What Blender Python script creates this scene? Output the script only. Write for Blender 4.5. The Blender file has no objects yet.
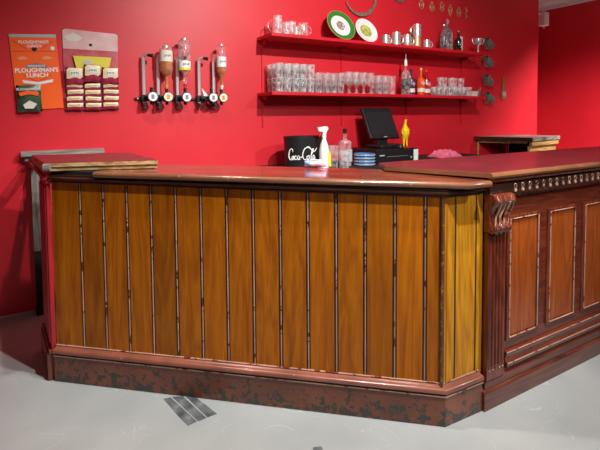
import bpy, bmesh, math, random
from mathutils import Vector, Matrix
random.seed(7)
C = bpy.context.scene.collection
PI = math.pi

# ------------------------------------------------------------------ camera
cd = bpy.data.cameras.new('camera'); cam = bpy.data.objects.new('camera', cd); C.objects.link(cam)
_r = Vector((0.867, -0.498, -0.008)).normalized(); _f = Vector((0.497, 0.866, -0.050)).normalized()
_u = _r.cross(_f).normalized(); _r = _f.cross(_u)
cam.matrix_world = Matrix(((_r.x, _u.x, -_f.x, 0), (_r.y, _u.y, -_f.y, -3.72), (_r.z, _u.z, -_f.z, 1.395), (0, 0, 0, 1)))
cd.sensor_width = 36; cd.lens = 449.9 * 36 / 600; cd.shift_y = -(225 - 138.8) / 600; cd.clip_start = 0.02
bpy.context.scene.camera = cam

# ------------------------------------------------------------------ world, lights, exposure
w = bpy.data.worlds.new('world'); bpy.context.scene.world = w; w.use_nodes = True
w.node_tree.nodes['Background'].inputs[0].default_value = (0.86, 0.93, 1.0, 1)
w.node_tree.nodes['Background'].inputs[1].default_value = 0.055
vs = bpy.context.scene.view_settings
vs.view_transform = 'Standard'; vs.look = 'None'; vs.gamma = 1; vs.exposure = 0.0; vs.use_curve_mapping = False

def spot(name, loc, aim, power, size, blend, col=(1, 0.968, 0.93), rad=0.035):
    l = bpy.data.lights.new(name, 'SPOT'); l.energy = power; l.color = col
    l.spot_size = math.radians(size); l.spot_blend = blend; l.shadow_soft_size = rad
    o = bpy.data.objects.new(name, l); C.objects.link(o); o.location = loc
    o.rotation_euler = (Vector(aim) - Vector(loc)).to_track_quat('-Z', 'Y').to_euler()
spot('track_spot', (1.75, -3.05, 3.2), (2.15, -0.4, 1.15), 440, 98, 0.85)        # shelves and back wall
spot('track_spot', (0.42, -1.55, 3.2), (0.15, -1.6, 0.0), 165, 115, 0.8)          # downlight over the left end
spot('track_spot', (0.4, -5.8, 3.15), (2.7, 0.0, 1.5), 300, 42, 0.8)              # long throw on to the shelves
spot('track_spot', (1.3, -3.45, 3.2), (0.85, -2.05, 0.2), 380, 84, 0.8)              # plank front and floor
spot('track_spot', (3.3, -4.7, 3.2), (2.0, -2.2, 0.55), 330, 62, 0.8)             # counter fronts
spot('track_spot', (6.2, -2.1, 3.2), (7.1, -0.6, -0.4), 1000, 104, 0.9)              # right-hand wall

# ------------------------------------------------------------------ materials
def mat(name, col, rough=0.5, metal=0.0, spec=0.5, coat=0.0, trans=0.0):
    m = bpy.data.materials.new(name); m.use_nodes = True
    b = m.node_tree.nodes['Principled BSDF']
    b.inputs['Base Color'].default_value = (*col, 1); b.inputs['Roughness'].default_value = rough
    b.inputs['Metallic'].default_value = metal; b.inputs['Specular IOR Level'].default_value = spec
    b.inputs['Coat Weight'].default_value = coat; b.inputs['Transmission Weight'].default_value = trans
    return m
def N(m, t, **kw):
    n = m.node_tree.nodes.new(t)
    for k, v in kw.items(): setattr(n, k, v)
    return n
def ramp(m, stops):
    r = N(m, 'ShaderNodeValToRGB'); e = r.color_ramp.elements
    while len(e) < len(stops): e.new(0.5)
    for el, (p, c) in zip(e, stops): el.position = p; el.color = (*c, 1)
    return r
def noisy(name, cols, scale=(1, 1, 1), nscale=5, rough=0.5, detail=6, bump=0.0, metal=0, rr=None, distort=0.0, coat=0.0, lo=0.3, hi=0.7, coatr=0.1):
    """noise-mottled material: cols is a list of colours spread over the noise"""
    m = mat(name, cols[0], rough, metal, coat=coat); L = m.node_tree.links; b = m.node_tree.nodes['Principled BSDF']
    b.inputs['Coat Roughness'].default_value = coatr
    tc = N(m, 'ShaderNodeTexCoord'); mp = N(m, 'ShaderNodeMapping'); mp.inputs['Scale'].default_value = scale
    L.new(tc.outputs['Object'], mp.inputs['Vector'])
    no = N(m, 'ShaderNodeTexNoise'); no.inputs['Scale'].default_value = nscale; no.inputs['Detail'].default_value = detail
    no.inputs['Distortion'].default_value = distort
    L.new(mp.outputs[0], no.inputs['Vector'])
    n = len(cols); r = ramp(m, [(lo + (hi - lo) * i / (n - 1), c) for i, c in enumerate(cols)])
    L.new(no.outputs['Fac'], r.inputs[0]); L.new(r.outputs[0], b.inputs['Base Color'])
    if rr:
        mr = N(m, 'ShaderNodeMapRange'); mr.inputs['To Min'].default_value = rr[0]; mr.inputs['To Max'].default_value = rr[1]
        L.new(no.outputs['Fac'], mr.inputs['Value']); L.new(mr.outputs[0], b.inputs['Roughness'])
    if bump:
        bp = N(m, 'ShaderNodeBump'); bp.inputs['Strength'].default_value = bump; bp.inputs['Distance'].default_value = 0.01
        L.new(no.outputs['Fac'], bp.inputs['Height']); L.new(bp.outputs[0], b.inputs['Normal'])
    return m
def wood(name, dark, mid, light, axis='z', rough=0.3, fine=30, coat=0.3, plank=0):
    m = mat(name, mid, rough, coat=coat); L = m.node_tree.links; b = m.node_tree.nodes['Principled BSDF']
    b.inputs['Coat Roughness'].default_value = 0.12
    tc = N(m, 'ShaderNodeTexCoord'); mp = N(m, 'ShaderNodeMapping')
    s = {'z': (1, 1, 0.09), 'x': (0.09, 1, 1), 'y': (1, 0.09, 1)}[axis]
    mp.inputs['Scale'].default_value = s; L.new(tc.outputs['Object'], mp.inputs['Vector'])
    src = mp.outputs[0]
    if plank:                                  # each plank gets its own cut of the grain
        sx = N(m, 'ShaderNodeSeparateXYZ'); L.new(tc.outputs['Object'], sx.inputs[0])
        d = N(m, 'ShaderNodeMath', operation='ADD'); d.inputs[1].default_value = -0.0315; L.new(sx.outputs[0], d.inputs[0])
        d2 = N(m, 'ShaderNodeMath', operation='DIVIDE'); d2.inputs[1].default_value = plank; L.new(d.outputs[0], d2.inputs[0])
        fl = N(m, 'ShaderNodeMath', operation='FLOOR'); L.new(d2.outputs[0], fl.inputs[0])
        wn = N(m, 'ShaderNodeTexWhiteNoise', noise_dimensions='1D'); L.new(fl.outputs[0], wn.inputs['W'])
        vm = N(m, 'ShaderNodeVectorMath', operation='SCALE'); vm.inputs['Scale'].default_value = 7.0; L.new(wn.outputs['Color'], vm.inputs[0])
        va = N(m, 'ShaderNodeVectorMath', operation='ADD'); L.new(src, va.inputs[0]); L.new(vm.outputs[0], va.inputs[1]); src = va.outputs[0]
    n1 = N(m, 'ShaderNodeTexNoise'); n1.inputs['Scale'].default_value = fine; n1.inputs['Detail'].default_value = 8; n1.inputs['Roughness'].default_value = 0.65
    n2 = N(m, 'ShaderNodeTexNoise'); n2.inputs['Scale'].default_value = 7; n2.inputs['Detail'].default_value = 4; n2.inputs['Distortion'].default_value = 0.8
    L.new(src, n1.inputs['Vector']); L.new(src, n2.inputs['Vector'])
    w2 = N(m, 'ShaderNodeMath', operation='MULTIPLY'); w2.inputs[1].default_value = 9.0; L.new(n2.outputs['Fac'], w2.inputs[0])
    w3 = N(m, 'ShaderNodeMath', operation='PINGPONG'); w3.inputs[1].default_value = 0.5; L.new(w2.outputs[0], w3.inputs[0])
    mx = N(m, 'ShaderNodeMath', operation='MULTIPLY_ADD'); mx.inputs[1].default_value = 0.45; L.new(w3.outputs[0], mx.inputs[0])
    hf = N(m, 'ShaderNodeMath', operation='MULTIPLY'); hf.inputs[1].default_value = 0.8; L.new(n1.outputs['Fac'], hf.inputs[0]); L.new(hf.outputs[0], mx.inputs[2])
    r = ramp(m, [(0.3, dark), (0.5, mid), (0.72, light)])
    L.new(mx.outputs[0], r.inputs[0])
    out = r.outputs[0]
    if plank:
        mr = N(m, 'ShaderNodeMapRange'); mr.inputs['To Min'].default_value = 0.8; mr.inputs['To Max'].default_value = 1.15; L.new(wn.outputs['Value'], mr.inputs['Value'])
        hs = N(m, 'ShaderNodeHueSaturation'); L.new(mr.outputs[0], hs.inputs['Value']); L.new(out, hs.inputs['Color']); out = hs.outputs[0]
    L.new(out, b.inputs['Base Color'])
    bp = N(m, 'ShaderNodeBump'); bp.inputs['Strength'].default_value = 0.08; bp.inputs['Distance'].default_value = 0.003
    L.new(n1.outputs['Fac'], bp.inputs['Height']); L.new(bp.outputs[0], b.inputs['Normal'])
    return m
def worn(name, base, chip, sc=14, thr=0.56, rough=0.35, zlow=None, coat=0.25, wob=0.1):
    """painted or varnished surface with chips of another colour; zlow makes chips denser below that height"""
    m = mat(name, base, rough, coat=coat); L = m.node_tree.links; b = m.node_tree.nodes['Principled BSDF']
    tc = N(m, 'ShaderNodeTexCoord')
    no = N(m, 'ShaderNodeTexNoise'); no.inputs['Scale'].default_value = sc; no.inputs['Detail'].default_value = 9; no.inputs['Roughness'].default_value = 0.68
    L.new(tc.outputs['Object'], no.inputs['Vector']); v = no.outputs['Fac']
    if zlow:
        sx = N(m, 'ShaderNodeSeparateXYZ'); L.new(tc.outputs['Object'], sx.inputs[0])
        mr = N(m, 'ShaderNodeMapRange'); mr.inputs['From Min'].default_value = 0; mr.inputs['From Max'].default_value = zlow
        mr.inputs['To Min'].default_value = wob; mr.inputs['To Max'].default_value = -wob; mr.clamp = True; L.new(sx.outputs[2], mr.inputs['Value'])
        ad = N(m, 'ShaderNodeMath', operation='ADD'); L.new(v, ad.inputs[0]); L.new(mr.outputs[0], ad.inputs[1]); v = ad.outputs[0]
    r = ramp(m, [(thr - 0.006, (0, 0, 0)), (thr + 0.006, (1, 1, 1))]); L.new(v, r.inputs[0])
    n2 = N(m, 'ShaderNodeTexNoise'); n2.inputs['Scale'].default_value = 6; n2.inputs['Detail'].default_value = 5; L.new(tc.outputs['Object'], n2.inputs['Vector'])
    r2 = ramp(m, [(0.3, tuple(c * 0.75 for c in base)), (0.7, tuple(min(1, c * 1.25) for c in base))]); L.new(n2.outputs['Fac'], r2.inputs[0])
    mx = N(m, 'ShaderNodeMix', data_type='RGBA'); L.new(r.outputs[0], mx.inputs[0]); L.new(r2.outputs[0], mx.inputs[6]); mx.inputs[7].default_value = (*chip, 1)
    L.new(mx.outputs[2], b.inputs['Base Color'])
    return m
def glass(name, tint=(1, 1, 1), white=0.1, shine=0.5):
    """thin drinking-glass: clear, with soft reflections and white mixed in to imitate bright glints"""
    m = bpy.data.materials.new(name); m.use_nodes = True; nt = m.node_tree; nt.nodes.clear(); L = nt.links
    nn = nt.nodes.new
    out = nn('ShaderNodeOutputMaterial'); tr = nn('ShaderNodeBsdfTransparent'); tr.inputs[0].default_value = (*tint, 1)
    gl = nn('ShaderNodeBsdfGlossy'); gl.inputs['Roughness'].default_value = 0.16; gl.inputs[0].default_value = (1, 1, 1, 1)
    df = nn('ShaderNodeBsdfDiffuse'); df.inputs[0].default_value = (0.95, 0.97, 0.98, 1)
    tl = nn('ShaderNodeBsdfTranslucent'); tl.inputs[0].default_value = (0.95, 0.97, 0.98, 1)
    wh = nn('ShaderNodeMixShader'); wh.inputs[0].default_value = 0.4; L.new(df.outputs[0], wh.inputs[1]); L.new(tl.outputs[0], wh.inputs[2])
    lw = nn('ShaderNodeLayerWeight'); lw.inputs[0].default_value = 0.35
    # noise breaks the painted-in white into glint-like bright patches
    tc = nn('ShaderNodeTexCoord'); no = nn('ShaderNodeTexNoise'); no.inputs['Scale'].default_value = 26; no.inputs['Detail'].default_value = 1; L.new(tc.outputs['Object'], no.inputs[0])
    mr = nn('ShaderNodeMapRange'); mr.inputs['From Min'].default_value = 0.42; mr.inputs['From Max'].default_value = 0.62; mr.inputs['To Min'].default_value = white * 0.3; mr.inputs['To Max'].default_value = white * 2.2; L.new(no.outputs['Fac'], mr.inputs['Value'])
    ad = nn('ShaderNodeMath'); ad.operation = 'MULTIPLY_ADD'; ad.inputs[1].default_value = white * 2.0; L.new(lw.outputs['Facing'], ad.inputs[0]); L.new(mr.outputs[0], ad.inputs[2])
    m1 = nn('ShaderNodeMixShader'); m2 = nn('ShaderNodeMixShader')
    L.new(ad.outputs[0], m1.inputs[0]); L.new(tr.outputs[0], m1.inputs[1]); L.new(wh.outputs[0], m1.inputs[2])
    sh = nn('ShaderNodeMath'); sh.operation = 'MULTIPLY'; sh.inputs[1].default_value = shine; L.new(lw.outputs['Fresnel'], sh.inputs[0])
    L.new(sh.outputs[0], m2.inputs[0]); L.new(m1.outputs[0], m2.inputs[1]); L.new(gl.outputs[0], m2.inputs[2]); L.new(m2.outputs[0], out.inputs[0])
    return m

M = {}
M['wall'] = noisy('wall_paint', [(0.61, 0.011, 0.023), (0.67, 0.014, 0.028)], nscale=3, rough=0.48, bump=0.02)
M['shelf'] = noisy('shelf_paint', [(0.55, 0.006, 0.016), (0.62, 0.008, 0.02)], nscale=6, rough=0.42)
M['ceiling'] = noisy('ceiling_tile', [(0.72, 0.74, 0.72), (0.8, 0.82, 0.80)], nscale=40, rough=0.9)
M['trim'] = mat('pale_trim', (0.6, 0.55, 0.5), 0.5)
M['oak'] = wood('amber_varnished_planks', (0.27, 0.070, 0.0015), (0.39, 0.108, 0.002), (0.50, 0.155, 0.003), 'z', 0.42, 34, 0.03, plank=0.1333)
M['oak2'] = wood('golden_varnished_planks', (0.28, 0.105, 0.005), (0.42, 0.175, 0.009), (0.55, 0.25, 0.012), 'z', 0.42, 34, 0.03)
for k_ in ('oak', 'oak2'): M[k_].node_tree.nodes['Principled BSDF'].inputs['Specular IOR Level'].default_value = 0.22
M['bead'] = worn('bead_painted_highlight', (0.36, 0.20, 0.145), (0.07, 0.025, 0.014), 14, 0.56, 0.35)  # pale base colour paints a highlight line on the dark bead
M['cornerbead'] = worn('rough_corner_bead', (0.09, 0.036, 0.012), (0.30, 0.14, 0.03), 40, 0.56, 0.5)
M['groove'] = mat('groove_stain', (0.018, 0.007, 0.004), 0.6)
M['mahog'] = wood('mahogany_frame', (0.070, 0.012, 0.005), (0.110, 0.020, 0.009), (0.155, 0.032, 0.013), 'x', 0.25, 26, 0.45)
M['mahogz'] = wood('mahogany_upright', (0.050, 0.009, 0.004), (0.12, 0.021, 0.009), (0.20, 0.042, 0.016), 'z', 0.25, 26, 0.45)
M['panelw'] = wood('mahogany_panel', (0.19, 0.035, 0.005), (0.27, 0.055, 0.008), (0.36, 0.085, 0.011), 'z', 0.28, 34, 0.4)
M['edge'] = worn('moulding_worn_highlight', (0.42, 0.24, 0.17), (0.13, 0.028, 0.016), 22, 0.56, 0.3)  # pale tone covers both worn edges and highlights painted into the colour
M['dark'] = wood('dark_cornice', (0.016, 0.006, 0.004), (0.040, 0.014, 0.009), (0.075, 0.028, 0.016), 'x', 0.3, 24, 0.4)
M['nosing'] = worn('worn_counter_nosing', (0.17, 0.065, 0.030), (0.34, 0.19, 0.11), 45, 0.66, 0.25, coat=0.5)
M['top'] = noisy('counter_top_laminate', [(0.10, 0.018, 0.010), (0.17, 0.035, 0.018), (0.21, 0.06, 0.03)], nscale=7, rough=0.2, scale=(0.5, 2, 1), rr=(0.13, 0.3), coat=0.6)
M['topr'] = worn('red_counter_top', (0.105, 0.010, 0.014), (0.36, 0.16, 0.15), 40, 0.70, 0.36, coat=0.15)
M['plinth'] = worn('painted_plinth', (0.185, 0.050, 0.024), (0.040, 0.036, 0.026), 24, 0.545, 0.4, zlow=0.16, wob=0.07)
M['plinthbead'] = worn('plinth_bead', (0.22, 0.068, 0.040), (0.46, 0.34, 0.26), 50, 0.68, 0.28, coat=0.5)
M['rplinth'] = wood('mahogany_plinth', (0.040, 0.010, 0.006), (0.10, 0.022, 0.012), (0.16, 0.045, 0.022), 'x', 0.3, 14, 0.4)
M['endred'] = wood('end_panel_paint', (0.24, 0.005, 0.009), (0.34, 0.007, 0.012), (0.42, 0.010, 0.016), 'z', 0.5, 20, 0.0)
M['rawwood'] = wood('raw_slab_edge', (0.14, 0.07, 0.03), (0.42, 0.24, 0.09), (0.58, 0.42, 0.22), 'x', 0.6, 30, 0.0)
M['greywood'] = wood('weathered_grey_wood', (0.06, 0.05, 0.045), (0.20, 0.18, 0.16), (0.36, 0.33, 0.30), 'x', 0.7, 22, 0.0)
M['greywoodz'] = wood('weathered_grey_post', (0.07, 0.06, 0.055), (0.17, 0.155, 0.14), (0.28, 0.26, 0.24), 'z', 0.7, 22, 0.0)
M['yellowwood'] = wood('yellow_moulding', (0.20, 0.12, 0.03), (0.42, 0.28, 0.07), (0.60, 0.46, 0.18), 'x', 0.5, 30, 0.0)
M['black'] = mat('black_plastic', (0.012, 0.012, 0.013), 0.35)
M['matblack'] = mat('matt_black', (0.010, 0.009, 0.009), 0.7)
M['screen'] = mat('screen_glass', (0.015, 0.017, 0.020), 0.08)
M['white'] = mat('white_plastic', (0.80, 0.82, 0.80), 0.4)
M['offwhite'] = mat('paper_label', (0.72, 0.68, 0.58), 0.6)
M['chrome'] = mat('chrome', (0.80, 0.80, 0.79), 0.28, 0.6)
M['pewter'] = noisy('pewter', [(0.58, 0.60, 0.56), (0.74, 0.75, 0.72)], nscale=12, rough=0.32, metal=0.65)
M['darkpewter'] = noisy('tarnished_pewter', [(0.13, 0.12, 0.10), (0.36, 0.35, 0.31)], nscale=22, rough=0.4, metal=0.35)
M['brass'] = mat('old_brass', (0.62, 0.48, 0.24), 0.35, 0.55)
M['iron'] = noisy('rusty_blade', [(0.20, 0.16, 0.12), (0.36, 0.30, 0.24)], nscale=30, rough=0.5, metal=0.5)
M['leather'] = mat('tan_leather', (0.30, 0.12, 0.035), 0.5)
M['glass'] = glass('clear_glass', (1, 1, 1), 0.09, 0.35)
M['cutglass'] = glass('cut_glass', (1, 1, 1), 0.16, 0.4)
M['greyglass'] = glass('grey_glass', (0.50, 0.52, 0.50), 0.10, 0.6)
M['amber'] = mat('amber_spirit', (0.62, 0.16, 0.008), 0.08, coat=0.6)
M['gold'] = mat('golden_spirit', (0.75, 0.32, 0.02), 0.1, coat=0.6)
M['clearliq'] = glass('clear_spirit', (0.95, 0.95, 0.97), 0.14, 0.5)
M['orangeb'] = mat('orange_bottle', (0.70, 0.09, 0.01), 0.1, coat=0.7)
M['redb'] = mat('red_bottle', (0.42, 0.01, 0.012), 0.1, coat=0.7)
M['purpleb'] = mat('purple_bottle', (0.07, 0.03, 0.10), 0.1, coat=0.7)
M['darkb'] = mat('dark_green_bottle', (0.008, 0.014, 0.010), 0.1, coat=0.7)
M['orange'] = mat('orange_card', (0.95, 0.12, 0.006), 0.45)
M['silver'] = mat('silver_foil', (0.55, 0.55, 0.55), 0.35, 0.3)
M['palepink'] = noisy('pale_pink_card', [(0.62, 0.26, 0.27), (0.80, 0.60, 0.58)], nscale=5, rough=0.45)
M['pinkcard'] = noisy('pink_card', [(0.42, 0.03, 0.05), (0.60, 0.14, 0.17)], nscale=9, rough=0.4)
M['crimson'] = noisy('crimson_foil', [(0.27, 0.008, 0.040), (0.44, 0.05, 0.10)], nscale=25, rough=0.3)
M['cream'] = noisy('cream_foil', [(0.70, 0.55, 0.22), (0.80, 0.74, 0.55)], nscale=20, rough=0.35)
M['yellowfoil'] = mat('yellow_foil', (0.72, 0.66, 0.05), 0.35)
M['greenfoil'] = noisy('dark_green_foil', [(0.015, 0.05, 0.025), (0.06, 0.12, 0.07)], nscale=20, rough=0.3)
M['inkblue'] = mat('blue_ink', (0.06, 0.10, 0.42), 0.5)
M['inkgrey'] = mat('grey_ink', (0.20, 0.20, 0.20), 0.5)
M['inkblack'] = mat('black_ink', (0.01, 0.01, 0.01), 0.6)
M['paleorange'] = mat('pale_orange_ink', (0.82, 0.30, 0.15), 0.5)
M['porcelain'] = mat('white_porcelain', (0.82, 0.82, 0.80), 0.15, coat=0.5)
M['greenglaze'] = mat('green_glaze', (0.03, 0.22, 0.025), 0.15, coat=0.5)
M['crest'] = noisy('crest_print', [(0.72, 0.70, 0.66), (0.16, 0.12, 0.10), (0.35, 0.10, 0.06)], nscale=60, rough=0.3, lo=0.4, hi=0.62)
M['picture'] = noisy('plate_picture', [(0.45, 0.60, 0.30), (0.62, 0.55, 0.12), (0.25, 0.38, 0.06), (0.5, 0.2, 0.08)], nscale=26, rough=0.3, lo=0.35, hi=0.68)
M['chicken'] = mat('yellow_rubber', (0.85, 0.58, 0.01), 0.35)
M['redrub'] = mat('red_rubber', (0.65, 0.03, 0.02), 0.4)
M['blueplastic'] = mat('blue_plastic', (0.06, 0.19, 0.42), 0.3)
M['pink'] = noisy('pink_cloth', [(0.75, 0.10, 0.20), (0.85, 0.22, 0.33)], nscale=20, rough=0.8)
M['packet'] = noisy('printed_packet', [(0.15, 0.35, 0.75), (0.70, 0.72, 0.85), (0.80, 0.30, 0.45)], nscale=22, rough=0.4, lo=0.4, hi=0.6)
M['goldleaf'] = mat('straw_brown', (0.55, 0.40, 0.10), 0.5)
M['tape'] = noisy('scuffed_grey_tape', [(0.055, 0.062, 0.066), (0.12, 0.13, 0.135), (0.26, 0.275, 0.28)], nscale=14, rough=0.4, lo=0.35, hi=0.75)
M['tapebare'] = mat('bare_scraped_floor', (0.55, 0.56, 0.56), 0.5)

def floor_mat():
    m = mat('grey_floor_coating', (0.3, 0.3, 0.3), 0.3); L = m.node_tree.links; b = m.node_tree.nodes['Principled BSDF']
    tc = N(m, 'ShaderNodeTexCoord')
    n1 = N(m, 'ShaderNodeTexNoise'); n1.inputs['Scale'].default_value = 2.2; n1.inputs['Detail'].default_value = 8
    L.new(tc.outputs['Object'], n1.inputs['Vector'])
    r = ramp(m, [(0.32, (0.295, 0.315, 0.312)), (0.68, (0.37, 0.385, 0.375))]); L.new(n1.outputs['Fac'], r.inputs[0])
    col = r.outputs[0]
    # thin curved scratches: the zero crossings of stretched noises, broken up by a second noise
    for k, (s, wd, seed) in enumerate(((1.7, 0.0008, 3.0), (3.1, 0.0012, 11.0), (1.1, 0.0006, 23.0), (4.4, 0.0014, 41.0))):
        n2 = N(m, 'ShaderNodeTexNoise', noise_dimensions='4D'); n2.inputs['Scale'].default_value = s; n2.inputs['Detail'].default_value = 2; n2.inputs['W'].default_value = seed
        L.new(tc.outputs['Object'], n2.inputs['Vector'])
        sb = N(m, 'ShaderNodeMath', operation='SUBTRACT'); sb.inputs[1].default_value = 0.5; L.new(n2.outputs['Fac'], sb.inputs[0])
        ab = N(m, 'ShaderNodeMath', operation='ABSOLUTE'); L.new(sb.outputs[0], ab.inputs[0])
        lt = N(m, 'ShaderNodeMath', operation='LESS_THAN'); lt.inputs[1].default_value = wd; L.new(ab.outputs[0], lt.inputs[0])
        n3 = N(m, 'ShaderNodeTexNoise', noise_dimensions='4D'); n3.inputs['Scale'].default_value = 2.6; n3.inputs['W'].default_value = seed + 5; L.new(tc.outputs['Object'], n3.inputs['Vector'])
        gt = N(m, 'ShaderNodeMath', operation='GREATER_THAN'); gt.inputs[1].default_value = 0.57; L.new(n3.outputs['Fac'], gt.inputs[0])
        ml = N(m, 'ShaderNodeMath', operation='MULTIPLY'); L.new(lt.outputs[0], ml.inputs[0]); L.new(gt.outputs[0], ml.inputs[1])
        m3 = N(m, 'ShaderNodeMath', operation='MULTIPLY'); m3.inputs[1].default_value = 0.38; L.new(ml.outputs[0], m3.inputs[0])
        mx = N(m, 'ShaderNodeMix', data_type='RGBA'); L.new(m3.outputs[0], mx.inputs[0]); L.new(col, mx.inputs[6]); mx.inputs[7].default_value = (0.55, 0.56, 0.56, 1)
        col = mx.outputs[2]
    L.new(col, b.inputs['Base Color'])
    mr = N(m, 'ShaderNodeMapRange'); mr.inputs['To Min'].default_value = 0.22; mr.inputs['To Max'].default_value = 0.45; L.new(n1.outputs['Fac'], mr.inputs['Value']); L.new(mr.outputs[0], b.inputs['Roughness'])
    return m
M['floor'] = floor_mat()

# ------------------------------------------------------------------ mesh helpers
def obj(name, bm, m, parent=None, smooth=False, bevel=0, loc=None):
    me = bpy.data.meshes.new(name)
    bmesh.ops.recalc_face_normals(bm, faces=bm.faces)
    bm.to_mesh(me); bm.free()
    ms = m if isinstance(m, (list, tuple)) else [m]
    for q in ms: me.materials.append(q)
    if smooth:
        for p in me.polygons: p.use_smooth = True
        me.set_sharp_from_angle(angle=math.radians(40))
    o = bpy.data.objects.new(name, me); C.objects.link(o)
    if parent: o.parent = parent
    if loc: o.location = loc
    if bevel:
        md = o.modifiers.new('bevel', 'BEVEL'); md.width = bevel; md.segments = 2; md.limit_method = 'ANGLE'
    return o
def tag(o, label=None, cat=None, group=None, kind=None):
    if label: o['label'] = label
    if cat: o['category'] = cat
    if group: o['group'] = group
    if kind: o['kind'] = kind
    return o
def thing(name, label, cat, loc=(0, 0, 0), rot=(0, 0, 0), group=None):
    o = bpy.data.objects.new(name, None); C.objects.link(o); o.location = loc; o.rotation_euler = rot; o.empty_display_size = 0.05
    return tag(o, label, cat, group)
def dup(root, label=None, loc=None, rot=None, group=None, scale=None):
    r = root.copy(); C.objects.link(r)
    if loc is not None: r.location = loc
    if rot is not None: r.rotation_euler = rot
    if label: r['label'] = label
    if group: r['group'] = group
    if scale: r.scale = scale
    for ch in list(root.children):
        c = ch.copy(); C.objects.link(c); c.parent = r
        for g in list(ch.children):
            d = g.copy(); C.objects.link(d); d.parent = c
    return r
def box(bm, x0, x1, y0, y1, z0, z1):
    v = [bm.verts.new(p) for p in ((x0, y0, z0), (x1, y0, z0), (x1, y1, z0), (x0, y1, z0), (x0, y0, z1), (x1, y0, z1), (x1, y1, z1), (x0, y1, z1))]
    for f in ((0, 3, 2, 1), (4, 5, 6, 7), (0, 1, 5, 4), (1, 2, 6, 5), (2, 3, 7, 6), (3, 0, 4, 7)): bm.faces.new([v[i] for i in f])
    return bm
def B(*a): return box(bmesh.new(), *a)
def prism(bm, pts, z0, z1):
    a = [bm.verts.new((x, y, z0)) for x, y in pts]; b = [bm.verts.new((x, y, z1)) for x, y in pts]; n = len(pts)
    bm.faces.new(a[::-1]); bm.faces.new(b)
    for i in range(n): bm.faces.new((a[i], a[(i + 1) % n], b[(i + 1) % n], b[i]))
    return bm
def sweepx(bm, prof, x0, x1):
    """profile of (y, z) points carried along x"""
    a = [bm.verts.new((x0, y, z)) for y, z in prof]; b = [bm.verts.new((x1, y, z)) for y, z in prof]; n = len(prof)
    bm.faces.new(a); bm.faces.new(b[::-1])
    for i in range(n): bm.faces.new((a[i], b[i], b[(i + 1) % n], a[(i + 1) % n]))
    return bm
def miter(bm, prof, path):
    """profile of (out, z) points carried along an open plan path, mitred; out is to the right of travel"""
    n = len(path); rings = []
    for i, p in enumerate(path):
        p = Vector(p); dirs = []
        if i > 0: dirs.append((p - Vector(path[i - 1])).normalized())
        if i < n - 1: dirs.append((Vector(path[i + 1]) - p).normalized())
        nn = [Vector((d.y, -d.x)) for d in dirs]
        if len(nn) == 2:
            s = (nn[0] + nn[1]); s = s / (1 + nn[0].dot(nn[1]))
        else: s = nn[0]
        rings.append([bm.verts.new((p.x + s.x * o, p.y + s.y * o, z)) for o, z in prof])
    k = len(prof)
    bm.faces.new(rings[0]); bm.faces.new(rings[-1][::-1])
    for i in range(n - 1):
        for j in range(k): bm.faces.new((rings[i][j], rings[i + 1][j], rings[i + 1][(j + 1) % k], rings[i][(j + 1) % k]))
    return bm
def lathe(bm, prof, cx=0, cy=0, cz=0, seg=20, sx=1, sy=1, mtx=None):
    rings = []
    for r, z in prof:
        if r < 1e-5: rings.append([bm.verts.new((cx, cy, cz + z))])
        else: rings.append([bm.verts.new((cx + r * sx * math.cos(2 * PI * i / seg), cy + r * sy * math.sin(2 * PI * i / seg), cz + z)) for i in range(seg)])
    for a, b in zip(rings, rings[1:]):
        if len(a) == 1 and len(b) == 1: continue
        for i in range(seg):
            j = (i + 1) % seg
            if len(a) == 1: bm.faces.new((a[0], b[j], b[i]))
            elif len(b) == 1: bm.faces.new((a[i], a[j], b[0]))
            else: bm.faces.new((a[i], a[j], b[j], b[i]))
    if mtx is not None:
        vs_ = [v for r in rings for v in r]; bmesh.ops.transform(bm, matrix=mtx, verts=vs_)
    return bm
def tube(bm, pts, r, seg=8, flat=1.0):
    pts = [Vector(p) for p in pts]; n = len(pts); rr = r if isinstance(r, (list, tuple)) else [r] * n
    rings = []; up = None
    for i, p in enumerate(pts):
        d = (pts[min(i + 1, n - 1)] - pts[max(i - 1, 0)]).normalized()
        if up is None:
            up = Vector((0, 0, 1)) if abs(d.z) < 0.9 else Vector((0, 1, 0))
        up = (up - d * up.dot(d)).normalized(); s = d.cross(up)
        rings.append([bm.verts.new(p + (s * math.cos(2 * PI * k / seg) + up * math.sin(2 * PI * k / seg) * flat) * rr[i]) for k in range(seg)])
    bm.faces.new(rings[0][::-1]); bm.faces.new(rings[-1])
    for a, b in zip(rings, rings[1:]):
        for k in range(seg): bm.faces.new((a[k], a[(k + 1) % seg], b[(k + 1) % seg], b[k]))
    return bm
def arc(cx, cz, r, a0, a1, n=10, y=0, rz=None):
    return [(cx + r * math.cos(math.radians(a0 + (a1 - a0) * i / n)), y, cz + (rz or r) * math.sin(math.radians(a0 + (a1 - a0) * i / n))) for i in range(n + 1)]
def disc(bm, cx, cz, rx, rz, y0, y1, seg=24):
    """upright disc facing -y"""
    a = [bm.verts.new((cx + rx * math.cos(2 * PI * i / seg), y0, cz + rz * math.sin(2 * PI * i / seg))) for i in range(seg)]
    b = [bm.verts.new((v.co.x, y1, v.co.z)) for v in a]
    bm.faces.new(a); bm.faces.new(b[::-1])
    for i in range(seg): bm.faces.new((a[i], b[i], b[(i + 1) % seg], a[(i + 1) % seg]))
    return bm
def prismy(bm, pts, y0, y1):
    """outline of (x, z) points with thickness along y"""
    a = [bm.verts.new((x, y0, z)) for x, z in pts]; b = [bm.verts.new((x, y1, z)) for x, z in pts]; n = len(pts)
    bm.faces.new(a); bm.faces.new(b[::-1])
    for i in range(n): bm.faces.new((a[i], b[i], b[(i + 1) % n], a[(i + 1) % n]))
    return bm
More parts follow.
